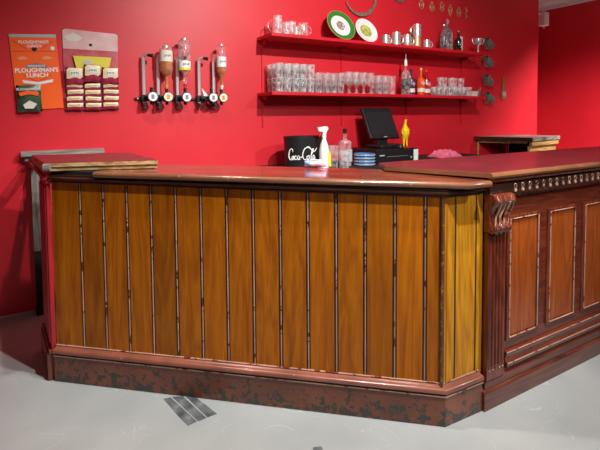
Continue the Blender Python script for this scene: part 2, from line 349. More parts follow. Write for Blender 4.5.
def text(name, s, size, m, parent, loc, rot=(PI / 2, 0, 0), depth=0.0006, sx=1.0, shear=0.0, bold=0.0):
    cu = bpy.data.curves.new(name, 'FONT'); cu.body = s; cu.size = size; cu.extrude = depth; cu.align_x = 'CENTER'; cu.align_y = 'CENTER'; cu.shear = shear; cu.offset = bold; cu.resolution_u = 3
    t = bpy.data.objects.new(name, cu); C.objects.link(t)
    dg = bpy.context.evaluated_depsgraph_get(); me = bpy.data.meshes.new_from_object(t.evaluated_get(dg)); bpy.data.objects.remove(t)
    me.materials.clear(); me.materials.append(m); me.name = name
    o = bpy.data.objects.new(name, me); C.objects.link(o); o.parent = parent; o.location = loc; o.rotation_euler = rot; o.scale = (sx, 1, 1)
    return o
def bottle(h, r, neck_r, sh, nk, seg=20, base=0.0):
    """closed bottle profile: sh = shoulder start, nk = neck start"""
    return [(0, base), (r * .92, base), (r, base + .006), (r, sh), (r * .93, sh + (nk - sh) * .25), (r * .6, sh + (nk - sh) * .65), (neck_r, nk), (neck_r, h - .012), (neck_r * 1.2, h - .012), (neck_r * 1.2, h), (0, h)]
def cup(h, r0, r1, t=0.003, b=0.01):
    return [(0, 0), (r0, 0), (r1, h), (r1 - t, h), (r0 - t, b), (0, b)]

# ------------------------------------------------------------------ the room
def struct(name, bm, m, bevel=0): return tag(obj(name, bm, m, bevel=bevel), kind='structure')
struct('floor', B(-3.34, 8.0, -7, 1.37, -0.1, 0), M['floor'])
struct('wall_back', B(-3.2, 5.86, 0, 0.14, 0, 3.3), M['wall'])
struct('wall_rear', B(5.86, 8.0, 1.25, 1.37, 0, 3.3), M['wall'])
struct('wall_right', B(7.86, 8.0, -7, 1.25, 0, 3.3), M['wall'])
struct('wall_left', B(-3.34, -3.2, -7, 0.14, 0, 3.3), M['wall'])
struct('ceiling', B(-3.34, 8.0, -7, 1.37, 3.3, 3.4), M['ceiling'])
struct('trim_1', B(7.80, 7.86, -6.9, 1.25, 3.24, 3.3), M['white'])
bm = bmesh.new()
for i in range(6): box(bm, 5.9, 7.79, -3.4 + i * .8, -3.385 + i * .8, 3.294, 3.3)
for i in range(3): box(bm, 6.2 + i * .62, 6.215 + i * .62, -6.9, 1.24, 3.293, 3.3)
struct('trim_2', bm, M['trim'])
struct('trim_3', B(-3.2, -0.09, -0.012, 0, 0, 0.014), M['trim'])

# ------------------------------------------------------------------ angled bar counter (front at 41 degrees to the wall)
P0 = (0.0218, -1.0483); ANG = math.radians(-40.83); T = (math.cos(ANG), math.sin(ANG)); NN = (T[1], -T[0])
def W(s, off, z=0): return (P0[0] + T[0] * s + NN[0] * off, P0[1] + T[1] * s + NN[1] * off)
def Lc(x, y):                                 # world plan -> counter plan
    dx, dy = x - P0[0], y - P0[1]; return (dx * T[0] + dy * T[1], -(dx * NN[0] + dy * NN[1]))
LEN = 1.9885
bar = thing('bar_counter', 'amber plank-fronted angled bar counter with chipped dark red plinth', 'bar counter', (P0[0], P0[1], 0), (0, 0, ANG))
groove = [0.0315 + 0.13333 * k for k in range(1, 15)]
def plank_front(s0, s1, gs, y, z0, z1, m, parent, name='plank_panel'):
    # flat boards with a double quirk either side of each bead
    prof = [(s0, y)]
    for g in gs: prof += [(g - .010, y), (g - .0085, y + .008), (g - .0045, y + .008), (g - .0035, y + .0035), (g + .0035, y + .0035), (g + .0045, y + .008), (g + .0085, y + .008), (g + .010, y)]
    prof += [(s1, y), (s1, y + .03), (s0, y + .03)]
    o = obj(name, prism(bmesh.new(), prof, z0, z1), m, parent)
    for g in gs:
        b = bmesh.new()
        for a, c in ((g - .0088, g - .0042), (g + .0042, g + .0088)): box(b, a, c, y + .0015, y + .0078, z0 + .001, z1 - .001)
        q = obj('groove', b, M['groove'], o)
        b = bmesh.new(); tube(b, [(g, y + .0015, z0 + .001), (g, y + .0015, z1 - .001)], .0036, 8); obj('bead', b, M['bead'], o, smooth=True)
    return o
plank_front(0.0, LEN + .005, groove, 0.02, 0.17, 1.066, M['oak'], bar)
# chamfered end, parallel to the wall, and its corner bead: built in world directions under a turned child
cp = [Lc(1.528, -2.333), Lc(1.765, -2.338)]
endp = bpy.data.objects.new('end_panel', None)
bm = bmesh.new(); xs = [1.530, 1.590, 1.5985, 1.6015, 1.610, 1.729, 1.7345, 1.7375, 1.743, 1.780]
prof = [(1.530, -2.333), (1.593, -2.333), (1.594, -2.326), (1.603, -2.326), (1.604, -2.333), (1.731, -2.333), (1.732, -2.326), (1.741, -2.326), (1.742, -2.333), (1.781, -2.333), (1.781, -2.303), (1.560, -2.303)]
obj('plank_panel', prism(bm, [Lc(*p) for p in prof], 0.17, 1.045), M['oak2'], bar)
bm = bmesh.new()
for x in (1.5985, 1.7365): prism(bm, [Lc(*p) for p in ((x - .004, -2.3315), (x + .004, -2.3315), (x + .004, -2.3262), (x - .004, -2.3262))], .171, 1.047)
obj('groove', bm, M['groove'], bar)
cx_, cy_ = Lc(1.519, -2.331)
bm = bmesh.new(); tube(bm, [(cx_, cy_, .17), (cx_, cy_, 1.047)], .0075, 8); obj('corner_bead', bm, M['cornerbead'], bar, smooth=True)
# plinth and its rounded bead run round the corner
path = [(0.0, 0.0), Lc(1.5262, -2.352), Lc(1.757, -2.356)]
path[1] = (LEN - .002, 0.0)
obj('plinth', miter(bmesh.new(), [(0.004, 0), (0.004, .138), (-.03, .138), (-.03, 0)], path), M['plinth'], bar)
bead = [(.010 + .014 * math.cos(a) - .008, .163 + .014 * math.sin(a)) for a in [math.radians(t) for t in range(-100, 101, 25)]]
obj('plinth_bead', miter(bmesh.new(), [(-.03, .139), (.006, .139), (.010, .145), (.004, .149)] + bead + [(-.008, .180), (-.016, .186), (-.03, .186)], path), M['plinthbead'], bar, smooth=True)
pe_ = obj('worn_highlight', miter(bmesh.new(), [(-.020, .1862), (-.0135, .1862), (-.0125, .1885), (-.0135, .1905), (-.020, .1905)], path), M['edge'], bar); pe_['label'] = 'pale chipped top edge of the plinth bead, highlight painted in'
obj('lower_fillet', miter(bmesh.new(), [(-.005, .1385), (.0105, .1385), (.0115, .1415), (.0105, .1445), (-.005, .1445)], path), M['edge'], bar)
# end return towards the wall: fluted stained pilaster, frieze above
bm = bmesh.new()
A = Lc(0.010, -1.036); Bq = Lc(-0.022, -0.68)
def endstrip(bm, y0, y1, z0, z1, o0, o1):
    f = lambda y, o: Lc(-0.075 + (-y) * 0.0827 - o, y)
    prism(bm, [f(y0, o0), f(y1, o0), f(y1, o1), f(y0, o1)], z0, z1)
endstrip(bm, -1.03, -0.66, 0.0, 1.05, -.02, 0)
for k in range(4): endstrip(bm, -1.02 + k * .085, -0.965 + k * .085, 0.20, 1.03, 0, .008)
obj('end_pilaster', bm, M['endred'], bar)
bm = bmesh.new(); endstrip(bm, -1.035, -0.64, 0, .14, 0, .022); endstrip(bm, -1.035, -0.64, .14, .165, 0, .014); obj('end_plinth', bm, M['rplinth'], bar, bevel=.003)
bm = bmesh.new(); endstrip(bm, -1.045, -0.06, 1.055, 1.118, -.03, .004); endstrip(bm, -1.045, -0.06, 1.075, 1.095, 0, .018); obj('end_frieze', bm, M['endred'], bar, bevel=.003)
obj('carcass', B(0.02, 1.93, 0.052, 0.40, 0.0, 1.05), M['matblack'], bar)
def lean(bm, k, o=1.04):                             # the old counter sags slightly towards its right end
    for v_ in bm.verts: v_.co.z -= k * (v_.co.x - o)
    return bm
# cornice under the top
pth2 = [(0.0, 0.0), (LEN, 0.0), Lc(1.779, -2.350)]
obj('cornice', lean(miter(bmesh.new(), [(-.05, 1.046), (-.012, 1.046), (-.012, 1.056), (.000, 1.060), (.008, 1.064), (.008, 1.072), (-.004, 1.076), (-.004, 1.087), (-.05, 1.087)], pth2), .015), M['dark'], bar)

# the top of the angled counter
def nose(t0, t1, out=0.0):
    zc = (t0 + t1) / 2; r = (t1 - t0) / 2
    return [(-.03, t0)] + [(out - r + r * math.cos(a), zc + r * math.sin(a)) for a in [math.radians(-90 + 22.5 * i) for i in range(9)]] + [(-.03, t1)]
ltop = thing('worktop', 'glossy reddish brown worn wooden top of the angled bar counter', 'counter top', (P0[0], P0[1], 0), (0, 0, ANG))
pc = Lc(1.588, -2.425); pe = Lc(1.722, -2.428)
npth = [(0.27, -.018), (pc[0], -.018), pe]
obj('top_board', lean(prism(bmesh.new(), [(0.27, 0.011), (pc[0] - .012, 0.011), Lc(1.722, -2.39), Lc(1.722, -2.02), (1.55, 0.42), (0.27, 0.42)], 1.0885, 1.118), .010, .6), M['top'], ltop)
obj('shaded_gap_filler', B(0.0, .262, 0.02, .40, 1.094, 1.119), M['matblack'], ltop)  # black filler stands in for the shaded gap under the flap
for o_ in bpy.data.objects:
    if o_.name == 'end_frieze': o_.parent = ltop
obj('nosing', lean(miter(bmesh.new(), nose(1.0885, 1.118), npth), .010, .6), M['nosing'], ltop, smooth=True)

# folded-over flap lying on the left end
flap = thing('hinged_flap', 'loose two-layer wooden counter flap resting on the left end of bar', 'counter flap', (0, 0, 0))
Q = [(0.004, -1.075), (0.537, -1.250), (0.485, -0.610), (-0.060, -0.455)]
def inset(q, d): c = Vector((sum(p[0] for p in q) / 4, sum(p[1] for p in q) / 4)); return [tuple(c + (Vector(p) - c) * (1 - d)) for p in q]
obj('top_board', prism(bmesh.new(), Q, 1.1465, 1.167), [M['topr']], flap, bevel=.004)
obj('bottom_board', prism(bmesh.new(), inset(Q, .012), 1.1222, 1.1455), M['rawwood'], flap, bevel=.003)
d = (Vector(Q[1]) - Vector(Q[0])); dn = Vector((d.y, -d.x)).normalized()
q0 = Vector(Q[0]) + dn * .001; q1 = Vector(Q[1]) + dn * .001
obj('front_lipping', prism(bmesh.new(), [tuple(q0), tuple(q1), tuple(q1 + dn * .006), tuple(q0 + dn * .006)], 1.1455, 1.164), M['rawwood'], flap)
bm = bmesh.new(); tube(bm, [(Q[0][0] - .003, Q[0][1] - .002, 1.143), (Q[0][0] + .03, Q[0][1] - .012, 1.143)], .019, 10); obj('end_nosing', bm, M['greywood'], flap, smooth=True)

ledge = thing('wall_ledge', 'weathered grey timber ledge on the wall behind the flap', 'ledge', (-0.13, -0.0, 1.118))
obj('rail', sweepx(bmesh.new(), [(-.002, .008), (-.075, .008), (-.085, .015), (-.085, .040), (-.075, .047), (-.002, .047)], 0, .53), M['greywood'], ledge)
obj('batten', B(.02, .11, -.05, -.002, -.022, .0075), M['greywoodz'], ledge)
post = thing('wall_post', 'grey weathered timber post with black foot against the wall', 'post', (-0.046, -0.055, 0))
obj('post', B(-.028, .030, -.035, .05, .462, 1.05), M['greywoodz'], post)
obj('foot', B(-.026, .034, -.033, .05, 0, .461), M['matblack'], post)

# ------------------------------------------------------------------ panelled counter, parallel to the wall
XR = 4.55; YF = -2.345
rb = thing('panelled_bar_counter', 'dark mahogany panelled bar counter with carved corbel and fluted pilaster', 'bar counter', (0, 0, 0))
obj('carcass', B(1.80, XR, YF + .03, -1.80, 0, 1.079), M['matblack'], rb)
obj('frame', B(1.787, XR, YF, YF + .03, .10, 1.079), M['mahog'], rb)
obj('plinth', sweepx(bmesh.new(), [(YF, 0), (YF - .028, 0), (YF - .028, .082), (YF - .020, .092), (YF, .096)], 1.759, XR), M['rplinth'], rb)
obj('plinth_band', sweepx(bmesh.new(), [(YF, .097), (YF - .015, .097), (YF - .015, .128), (YF, .135)], 1.778, XR), M['rplinth'], rb)
bm = bmesh.new(); sweepx(bm, [(YF, .150), (YF - .010, .152), (YF - .018, .163), (YF - .018, .180), (YF - .008, .187), (YF - .006, .200), (YF - .014, .215), (YF - .014, .232), (YF, .238)], 1.936, XR)
obj('base_moulding', bm, M['mahog'], rb, smooth=True)
bm = bmesh.new(); tube(bm, [(1.938, YF - .019, .178), (XR, YF - .019, .178)], .0028, 6); tube(bm, [(1.938, YF - .0145, .230), (XR, YF - .0145, .230)], .0028, 6)
obj('worn_highlight', bm, M['edge'], rb, smooth=True)['label'] = 'pale worn edges of the base moulding, highlight painted in'
px = 1.938; k = 0
while px < XR - .1:
    x1 = min(px + .262, XR - .05)
    pn = obj('raised_panel', B(px + .022, x1 - .022, YF - .004, YF + .004, .308, .882), M['panelw'], rb)
    b = bmesh.new()                                   # stepped frame moulding round the panel
    for (a0, a1, c0, c1) in ((px, px + .022, .285, .905), (x1 - .022, x1, .285, .905)): box(b, a0, a1, YF - .011, YF + .002, c0, c1)
    for (c0, c1) in ((.285, .307), (.883, .905)): box(b, px + .0221, x1 - .0221, YF - .011, YF + .002, c0, c1)
    obj('panel_moulding', b, M['mahogz'], rb, bevel=.004)
    b = bmesh.new()
    for r_, ya in ((.003, YF - .012), ):
        tube(b, [(px + .018, ya, .302), (px + .018, ya, .889)], r_, 6); tube(b, [(x1 - .018, ya, .302), (x1 - .018, ya, .889)], r_, 6)
        tube(b, [(px + .018, ya, .302), (x1 - .018, ya, .302)], r_, 6); tube(b, [(px + .018, ya, .889), (x1 - .018, ya, .889)], r_, 6)
    obj('worn_highlight', b, M['edge'], pn, smooth=True)
    px += .3305; k += 1
# fluted pilaster
pil = obj('pilaster', B(1.782, 1.906, YF - .020, YF, .136, .845), M['mahogz'], rb)
b = bmesh.new()
for i in range(5): tube(b, [(1.796 + i * .024, YF - .020, .20), (1.796 + i * .024, YF - .020, .835)], .0085, 8)
obj('reeding', b, M['mahogz'], pil, smooth=True)
b = bmesh.new()
for i in range(5): lathe(b, [(0, -.004), (.004, 0), (0, .004)], 1.796 + i * .024, YF - .024, .186, 8)
obj('studs', b, M['edge'], pil)
# carved corbel: three acanthus lobes curling out under the top
cb = obj('corbel', sweepx(bmesh.new(), [(YF, .848), (YF - .030, .850), (YF - .045, .865), (YF - .030, .900), (YF - .026, .940), (YF - .038, .975), (YF - .058, 1.000), (YF - .062, 1.020), (YF - .050, 1.030), (YF, 1.030)], 1.774, 1.906), M['mahogz'], rb, bevel=.003)
def S(t): return [(-.030, .862), (-.040, .855), (-.046, .870), (-.036, .890), (-.026, .915), (-.024, .945), (-.034, .975), (-.050, .992), (-.060, 1.004), (-.056, 1.016), (-.046, 1.020)][t]
for i, xo in enumerate((1.797, 1.840, 1.883)):
    b = bmesh.new(); pts = [(xo + (S(t)[1] - .95) * (.10 * (i - 1)), YF + S(t)[0], S(t)[1]) for t in range(11)]
    tube(b, pts, [.010, .016, .017, .015, .014, .015, .018, .021, .023, .020, .014], 12)
    obj('acanthus_lobe', b, M['mahogz'], cb, smooth=True)
b = bmesh.new()
for i in range(4):
    x0 = 1.790 + i * .030
    tube(b, [(x0 + .014, YF - .072, .995), (x0 + .022, YF - .056, .965), (x0 + .012, YF - .043, .925), (x0 - .004, YF - .052, .885)], [.004, .005, .0045, .003], 6)
obj('leaf_vein', b, M['edge'], cb, smooth=True)
b = bmesh.new(); tube(b, [(1.780, YF - .034, .866), (1.902, YF - .034, .866)], .022, 12); obj('scroll', b, M['mahogz'], cb, smooth=True)
# frieze with a row of carved bosses and a scalloped lower edge
fr = obj('frieze', B(1.775, XR, YF - .030, YF, 1.012, 1.074), M['dark'], rb)
b = bmesh.new()
for i in range(44):
    x0 = 1.945 + i * .033; r = .0165
    prismy(b, [(x0, 1.0115)] + [(x0 + r - r * math.cos(PI * t / 5), 1.0115 - .010 * math.sin(PI * t / 5)) for t in range(1, 5)] + [(x0 + 2 * r, 1.0115)], YF - .026, YF - .002)
obj('scalloped_edge', b, M['dark'], rb)
for i in range(24):
    x0 = 1.957 + i * .0565; b = bmesh.new()
    lathe(b, [(0, -.012), (.009, -.008), (.011, 0), (.006, .008), (0, .012)], x0, YF - .032, 1.036, 8, 1, .7)
    tube(b, arc(x0, 1.056, .010, -60, 230, 8, YF - .033), .003, 5)
    obj('carved_boss', b, M['edge'], rb, smooth=True)
# its top
rt = thing('worktop', 'scratched dark red top of the mahogany panelled counter', 'counter top', (0, 0, 0))
obj('top_board', prism(bmesh.new(), [(1.740, -2.392), (XR, -2.392), (XR, -1.775), (1.62, -1.775), (1.535, -1.93)], 1.1125, 1.133), M['topr'], rt)
obj('nosing', sweepx(bmesh.new(), [(y, z) for y, z in [(-2.3925, 1.104), (-2.3925, 1.133), (-2.408, 1.133), (-2.416, 1.128), (-2.420, 1.118), (-2.416, 1.108), (-2.408, 1.104)]], 1.734, XR), M['nosing'], rt, smooth=True)
obj('edge_lipping', prism(bmesh.new(), [(1.733, -2.415), (1.739, -2.39), (1.534, -1.928), (1.526, -1.932), (1.728, -2.405)], 1.1127, 1.1325), M['nosing'], rt)
obj('under_moulding', sweepx(bmesh.new(), [(YF + .02, 1.080), (YF - .035, 1.080), (YF - .050, 1.088), (YF - .058, 1.097), (YF - .058, 1.1035), (YF + .02, 1.1035)], 1.745, XR), M['mahog'], rt, smooth=True)

# ------------------------------------------------------------------ far counter ends at the back
fu = thing('counter_end_unit', 'open-sided counter end unit with weathered top against the back wall', 'counter unit', (0, 0, 0))
F = [(4.86, -0.56), (5.52, -0.47), (5.36, -0.01), (4.62, -0.01)]
a_ = Vector(F[3]); b_ = Vector(F[0]); dd = (b_ - a_)
def quad(p, q, th):
    p = Vector(p); q = Vector(q); n_ = Vector((-(q - p).y, (q - p).x)).normalized() * th; return [tuple(p), tuple(q), tuple(q + n_), tuple(p + n_)]
obj('top', prism(bmesh.new(), [(4.862, -.60), (5.56, -.50), (5.40, -.005), (4.63, -.005)], 1.085, 1.130), M['greywood'], fu, bevel=.004)
obj('yellow_moulding', prism(bmesh.new(), [(4.855, -.590), (5.55, -.49), (5.54, -.45), (4.86, -.55)], 1.030, 1.0845), M['yellowwood'], fu, bevel=.006)
obj('front_board', prism(bmesh.new(), quad(F[0], F[1], .025), 0, 1.029), M['yellowwood'], fu)
obj('side_frame', prism(bmesh.new(), [(4.64, -.03), (4.655, -.03), (4.655, -.012), (4.64, -.012)], 0, 1.084), M['yellowwood'], fu)
obj('side_rail', prism(bmesh.new(), [(4.647, -.045), (4.857, -.525), (4.872, -.518), (4.662, -.038)], 1.058, 1.084), M['rawwood'], fu)
obj('side_cornice', prism(bmesh.new(), [(4.585, -.006), (4.828, -.605), (4.861, -.600), (4.628, -.006)], 1.088, 1.131), M['dark'], fu)
obj('back_board', prism(bmesh.new(), [(5.30, -.46), (5.33, -.46), (5.28, -.015), (5.25, -.015)], 0, 1.084), M['matblack'], fu)
obj('inner_shelf', prism(bmesh.new(), [(4.87, -.50), (5.28, -.45), (5.24, -.02), (4.67, -.02)], .60, .62), M['matblack'], fu)
tag(obj('service_ledge', sweepx(bmesh.new(), [(-1.60, 0), (-1.60, .035), (-1.61, .045), (-1.64, .045), (-1.64, 0), (-1.775, 0)][:0] + [(-1.56, .0), (-1.56, .030), (-1.70, .030), (-1.715, .022), (-1.715, 0)], 4.30, 4.55), M['dark'], loc=(0, 0, 1.1415)), 'dark wooden ledge piece at far right edge of counter', 'ledge')
bpy.data.objects['service_ledge'].location = (-.02, -.08, 1.1415)

# low back bar against the wall, mostly hidden behind the counters
bb = thing('back_bar_cabinet', 'low black back bar worktop against the red wall', 'cabinet', (0, 0, 0))
obj('worktop', B(1.30, 4.25, -.62, -.003, .915, .95), M['matblack'], bb, bevel=.003)
obj('cupboard', B(1.34, 4.21, -.58, -.003, 0, .9145), M['black'], bb)

# ------------------------------------------------------------------ wall shelves
def shelf(z, lab):
    s = thing('wall_shelf', lab, 'shelf', (1.694, 0, z))
    obj('shelf_board', B(0, 2.716, -.306, -.002, -.028, 0), M['shelf'], s, bevel=.002)
    for x in (.05, .92, 1.79, 2.66): obj('bracket', prismy(bmesh.new(), [(x - .01, -.0285), (x + .01, -.0285), (x + .01, -.06), (x - .01, -.06)], -.10, -.012), M['shelf'], s)
    return s
ZU, ZL = 2.100, 1.606
shelf(ZU, 'upper red painted shelf carrying plates, tankards and bottles'); shelf(ZL, 'lower red painted shelf lined with drinking glasses')
for x, l in ((1.744, 'far left'), (2.614, 'second from left'), (3.484, 'third from left'), (4.354, 'far right')):
    tag(obj('shelf_upright', B(x - .007, x + .007, -.011, -.001, 1.30, 2.068), M['shelf']), 'thin red shelf upright on the wall, %s of the four' % l, 'shelf upright', 'uprights behind the shelves')

# ------------------------------------------------------------------ glassware on the lower shelf
ORD = ['first', 'second', 'third', 'fourth', 'fifth', 'sixth', 'seventh', 'eighth']
def pint():
    t = thing('pint_glass', '', 'glass'); obj('bowl', lathe(bmesh.new(), cup(.122, .027, .0375), seg=16), M['cutglass'], t, smooth=True)
    b = bmesh.new(); tube(b, [(.037 * math.cos(2 * PI * i / 16), .037 * math.sin(2 * PI * i / 16), .122) for i in range(17)], .0016, 5); obj('rim', b, M['white'], t, smooth=True)
    return t
def tall():
    t = thing('highball_glass', '', 'glass'); obj('bowl', lathe(bmesh.new(), cup(.185, .028, .038, b=.02), seg=16), M['glass'], t, smooth=True)
    obj('thick_base', lathe(bmesh.new(), [(0, .001), (.026, .001), (.027, .019), (0, .019)], seg=16), M['cutglass'], t, smooth=True)
    return t
def goblet():
    t = thing('beer_goblet', '', 'glass')
    obj('bowl', lathe(bmesh.new(), [(0, .072), (.012, .074), (.036, .10), (.043, .14), (.038, .185), (.036, .205), (.034, .205), (.036, .185), (.041, .14), (.034, .102), (0, .078)], seg=16), M['glass'], t, smooth=True)
    obj('foot', lathe(bmesh.new(), [(0, 0), (.034, 0), (.034, .004), (.008, .010), (.007, .071), (0, .071)], seg=14), M['cutglass'], t, smooth=True)
    return t
def tumbler():
    t = thing('tumbler', '', 'glass'); obj('bowl', lathe(bmesh.new(), cup(.100, .031, .037, .0035, .016), seg=14), M['cutglass'], t, smooth=True)
    obj('thick_base', lathe(bmesh.new(), [(0, .001), (.029, .001), (.030, .015), (0, .015)], seg=14), M['glass'], t, smooth=True)
    return t
def spread(mk, spots, labels, group):
    p = mk()
    for i, (sp, lb) in enumerate(zip(spots, labels)):
        if i == 0: p.location = sp; p['label'] = lb; p['group'] = group
        else: dup(p, lb, sp, (0, 0, random.uniform(0, 6)), group)
sp = []; lb = []
for j, y in enumerate((-.235, -.150, -.065)):
    for k in (0, 1):
        for i in range(5):
            sp.append((1.800 + i * .0795 + random.uniform(-.0006, .0006), y, ZL + .0005 + k * .124))
            lb.append('clear pint glass in the %s tier, %s row, %s from the left' % (('bottom', 'top')[k], ('front', 'middle', 'back')[j], ORD[i]))
spread(pint, sp, lb, 'stacked pint glasses on the lower shelf')
sp = []; lb = []
for j, y in enumerate((-.235, -.145)):
    for i in range(4): sp.append((2.200 + i * .082, y, ZL + .0005)); lb.append('tall straight glass beside the stacked pints, %s row, %s along' % (('front', 'back')[j], ORD[i]))
spread(tall, sp, lb, 'tall glasses on the lower shelf')
sp = []; lb = []
for j, y in enumerate((-.235, -.135)):
    for i in range(4): sp.append((2.535 + i * .088, y, ZL + .0005)); lb.append('stemmed beer goblet mid lower shelf, %s row, %s from left' % (('front', 'back')[j], ORD[i]))
spread(goblet, sp, lb, 'stemmed goblets on the lower shelf')
sp = []; lb = []
for j, y in enumerate((-.235, -.145)):
    for i in range(3): sp.append((2.905 + i * .084, y, ZL + .0005)); lb.append('heavy based highball near the pourer bottle, %s row, %s along' % (('front', 'back')[j], ORD[i]))
spread(tall, sp, lb, 'highball glasses left of the pourer bottle')
sp = []; lb = []
for j, y in enumerate((-.240, -.155)):
    for i in range(7): sp.append((3.748 + i * .0752, y, ZL + .0005)); lb.append('short clear tumbler right of the orange bottles, %s row, %s along' % (('front', 'back')[j], ORD[i]))
spread(tumbler, sp, lb, 'tumblers on the lower shelf')
sp = []; lb = []
for i in range(5): sp.append((3.80 + i * .080, -.20 + (i % 2) * .03, ZL + .102)); lb.append('short clear tumbler balanced on top of others, %s along' % ORD[i])
spread(tumbler, sp, lb, 'upper tumblers on the lower shelf')

# bottles on the lower shelf
v = thing('spirit_bottle', 'tall clear spirit bottle with white pourer on lower shelf', 'bottle', (3.29, -.20, ZL + .0005))
obj('body', lathe(bmesh.new(), bottle(.30, .044, .012, .215, .262), seg=20), M['clearliq'], v, smooth=True)
obj('label', lathe(bmesh.new(), [(.0444, .05), (.0444, .165), (.0448, .165), (.0448, .05), (.0444, .05)], seg=20), M['greyglass'], v, smooth=True)
b = bmesh.new(); disc(b, .018, .185, .010, .012, -.0465, -.040); obj('emblem', b, M['yellowfoil'], v)
obj('cap', lathe(bmesh.new(), [(0, .301), (.017, .301), (.015, .36), (.009, .368), (0, .368)], seg=14), M['white'], v, smooth=True)
obj('pourer', lathe(bmesh.new(), [(0, .3685), (.006, .3685), (.003, .43), (0, .432)], seg=8), M['chrome'], v, smooth=True)
def squat(x, y, m, capm, lab, h=.262, r=.043):
    t = thing('spirit_bottle', lab, 'bottle', (x, y, ZL + .0005))
    obj('body', lathe(bmesh.new(), bottle(h, r, .013, .165, .20), seg=20), m, t, smooth=True)
    obj('cap', lathe(bmesh.new(), [(0, h + .001), (.017, h + .001), (.017, h + .022), (0, h + .022)], seg=14), capm, t, smooth=True)
    obj('label', lathe(bmesh.new(), [(r + .0004, .035), (r + .0004, .075), (r + .001, .075), (r + .001, .035), (r + .0004, .035)], seg=20), M['offwhite'], t, smooth=True)
    b = bmesh.new()
    for k, (a, zz) in enumerate(((-.012, .125), (.0, .140), (.012, .125), (.0, .112))): disc(b, a, zz, .007, .006, -r - .0015, -r + .006, 8)
    obj('emblem', b, M['white'], t); return t
squat(3.455, -.105, M['purpleb'], M['black'], 'purple bottle half hidden behind the tall clear bottle')
squat(3.495, -.21, M['orangeb'], M['brass'], 'orange spirit bottle with copper cap and cream label', r=.038)
squat(3.672, -.115, M['redb'], M['redrub'], 'dark red bottle behind right of the orange bottle')
t = thing('tin_box', 'small cream box at right end of lower shelf', 'box', (4.235, -.20, ZL + .0005))
obj('body', B(0, .125, -.04, .04, 0, .045), M['offwhite'], t, bevel=.003); obj('lid', B(-.003, .128, -.043, .043, .0455, .058), M['cream'], t, bevel=.003)
t = thing('bird_figurine', 'tiny dark bird figurine standing past the cream box', 'figurine', (4.42, -.20, ZL + .0005))
obj('body', lathe(bmesh.new(), [(0, 0), (.020, 0), (.006, .012), (.010, .03), (.022, .045), (.020, .062), (.009, .075), (.011, .086), (0, .095)], seg=10), M['darkpewter'], t, smooth=True)
b = bmesh.new(); tube(b, [(.008, 0, .055), (.022, -.005, .085), (.026, -.005, .108)], [.009, .007, .002], 8); obj('wing', b, M['darkpewter'], t, smooth=True)

# ------------------------------------------------------------------ upper shelf
def mug(name, lab, x, y, h, r, m, ang, cat='mug', group=None, z=ZU, hm=None, prof=None):
    t = thing(name, lab, cat, (x, y, z + .0005), (0, 0, ang), group)
    obj('body', lathe(bmesh.new(), prof or [(0, 0), (r * 1.05, 0), (r * 1.05, .006), (r * .97, .010), (r, h * .5), (r * .97, h), (r * .90, h), (r * .90, .014), (0, .014)], seg=20), m, t, smooth=True)
    b = bmesh.new(); tube(b, arc(r * .9, h * .52, h * .30, 78, -78, 10), .006, 8); obj('handle', b, hm or m, t, smooth=True)
    return t
mug('dimpled_beer_mug', 'taller dimpled glass mug at left end of upper shelf', 1.805, -.20, .165, .040, M['cutglass'], 2.5, 'beer mug')
mug('dimpled_beer_mug', 'dimpled glass mug second from the left, upper shelf', 1.895, -.19, .12, .036, M['cutglass'], -1.2, 'beer mug')
mug('dimpled_beer_mug', 'dimpled glass mug behind the second mug, upper shelf', 1.985, -.13, .145, .038, M['cutglass'], 2.0, 'beer mug')
j = mug('glass_jug', 'round glass jug with handle and yellow inside, upper shelf', 2.055, -.21, .125, .046, M['glass'], -.1, 'jug', prof=[(0, 0), (.034, 0), (.048, .03), (.050, .06), (.040, .10), (.044, .125), (.041, .125), (.037, .10), (.046, .06), (.045, .032), (0, .006)])
b = bmesh.new(); lathe(b, [(0, -.018), (.014, -.010), (.019, 0), (.014, .012), (0, .019)], -.012, -.012, .078, 12); obj('lemon', b, M['yellowfoil'], j, smooth=True)
b = bmesh.new(); lathe(b, [(0, 0), (.030, 0), (.036, .075), (.034, .075), (.028, .006), (0, .006)], seg=16)
g0 = thing('shot_tumbler', 'small clear tumbler alone in front of the dimpled mugs', 'glass', (1.960, -.274, ZU + .0005)); obj('bowl', b, M['cutglass'], g0, smooth=True)

def plate(lab, x, r, rim, inner, pic, tilt, roll, y, picr):
    t = thing('display_plate', lab, 'plate', (x, y, ZU + .002), (0, 0, 0))
    # stands on edge leaning back: the plate's axis points to the room and up
    mt = Matrix.Translation((0, 0, r * math.cos(tilt) + .006)) @ Matrix.Rotation(roll, 4, 'Z') @ Matrix.Rotation(PI / 2 - tilt, 4, 'X')
    L_ = lambda pr, m, n: obj(n, lathe(bmesh.new(), pr, seg=40, mtx=mt), m, t, smooth=True)
    L_([(0, -.010), (r * .6, -.010), (r, .008), (r, .011), (r * .97, .011)] + [(r * .70, .000), (r * .70, -.003), (0, -.004)], rim, 'plate_body')
    L_([(0, -.0035), (r * .69, -.002), (r * .69, .0005), (0, .0005)], inner, 'centre')
    L_([(0, .0008), (r * picr, .0008), (r * picr, .0016), (0, .0016)], pic, 'printed_picture')
    L_([(r * .965, .0095), (r * 1.004, .0085), (r * 1.004, .0128), (r * .965, .0132), (r * .965, .0095)], M['brass'] if rim == M['greenglaze'] else M['porcelain'], 'gilt_edge')
    return t
plate('green rimmed plate with dark crest leaning on upper shelf', 2.50, .160, M['greenglaze'], M['porcelain'], M['crest'], .42, .05, -.16, .30)
plate('white plate with green landscape picture, right of green plate', 2.795, .132, M['porcelain'], M['porcelain'], M['picture'], .42, .05, -.17, .52)

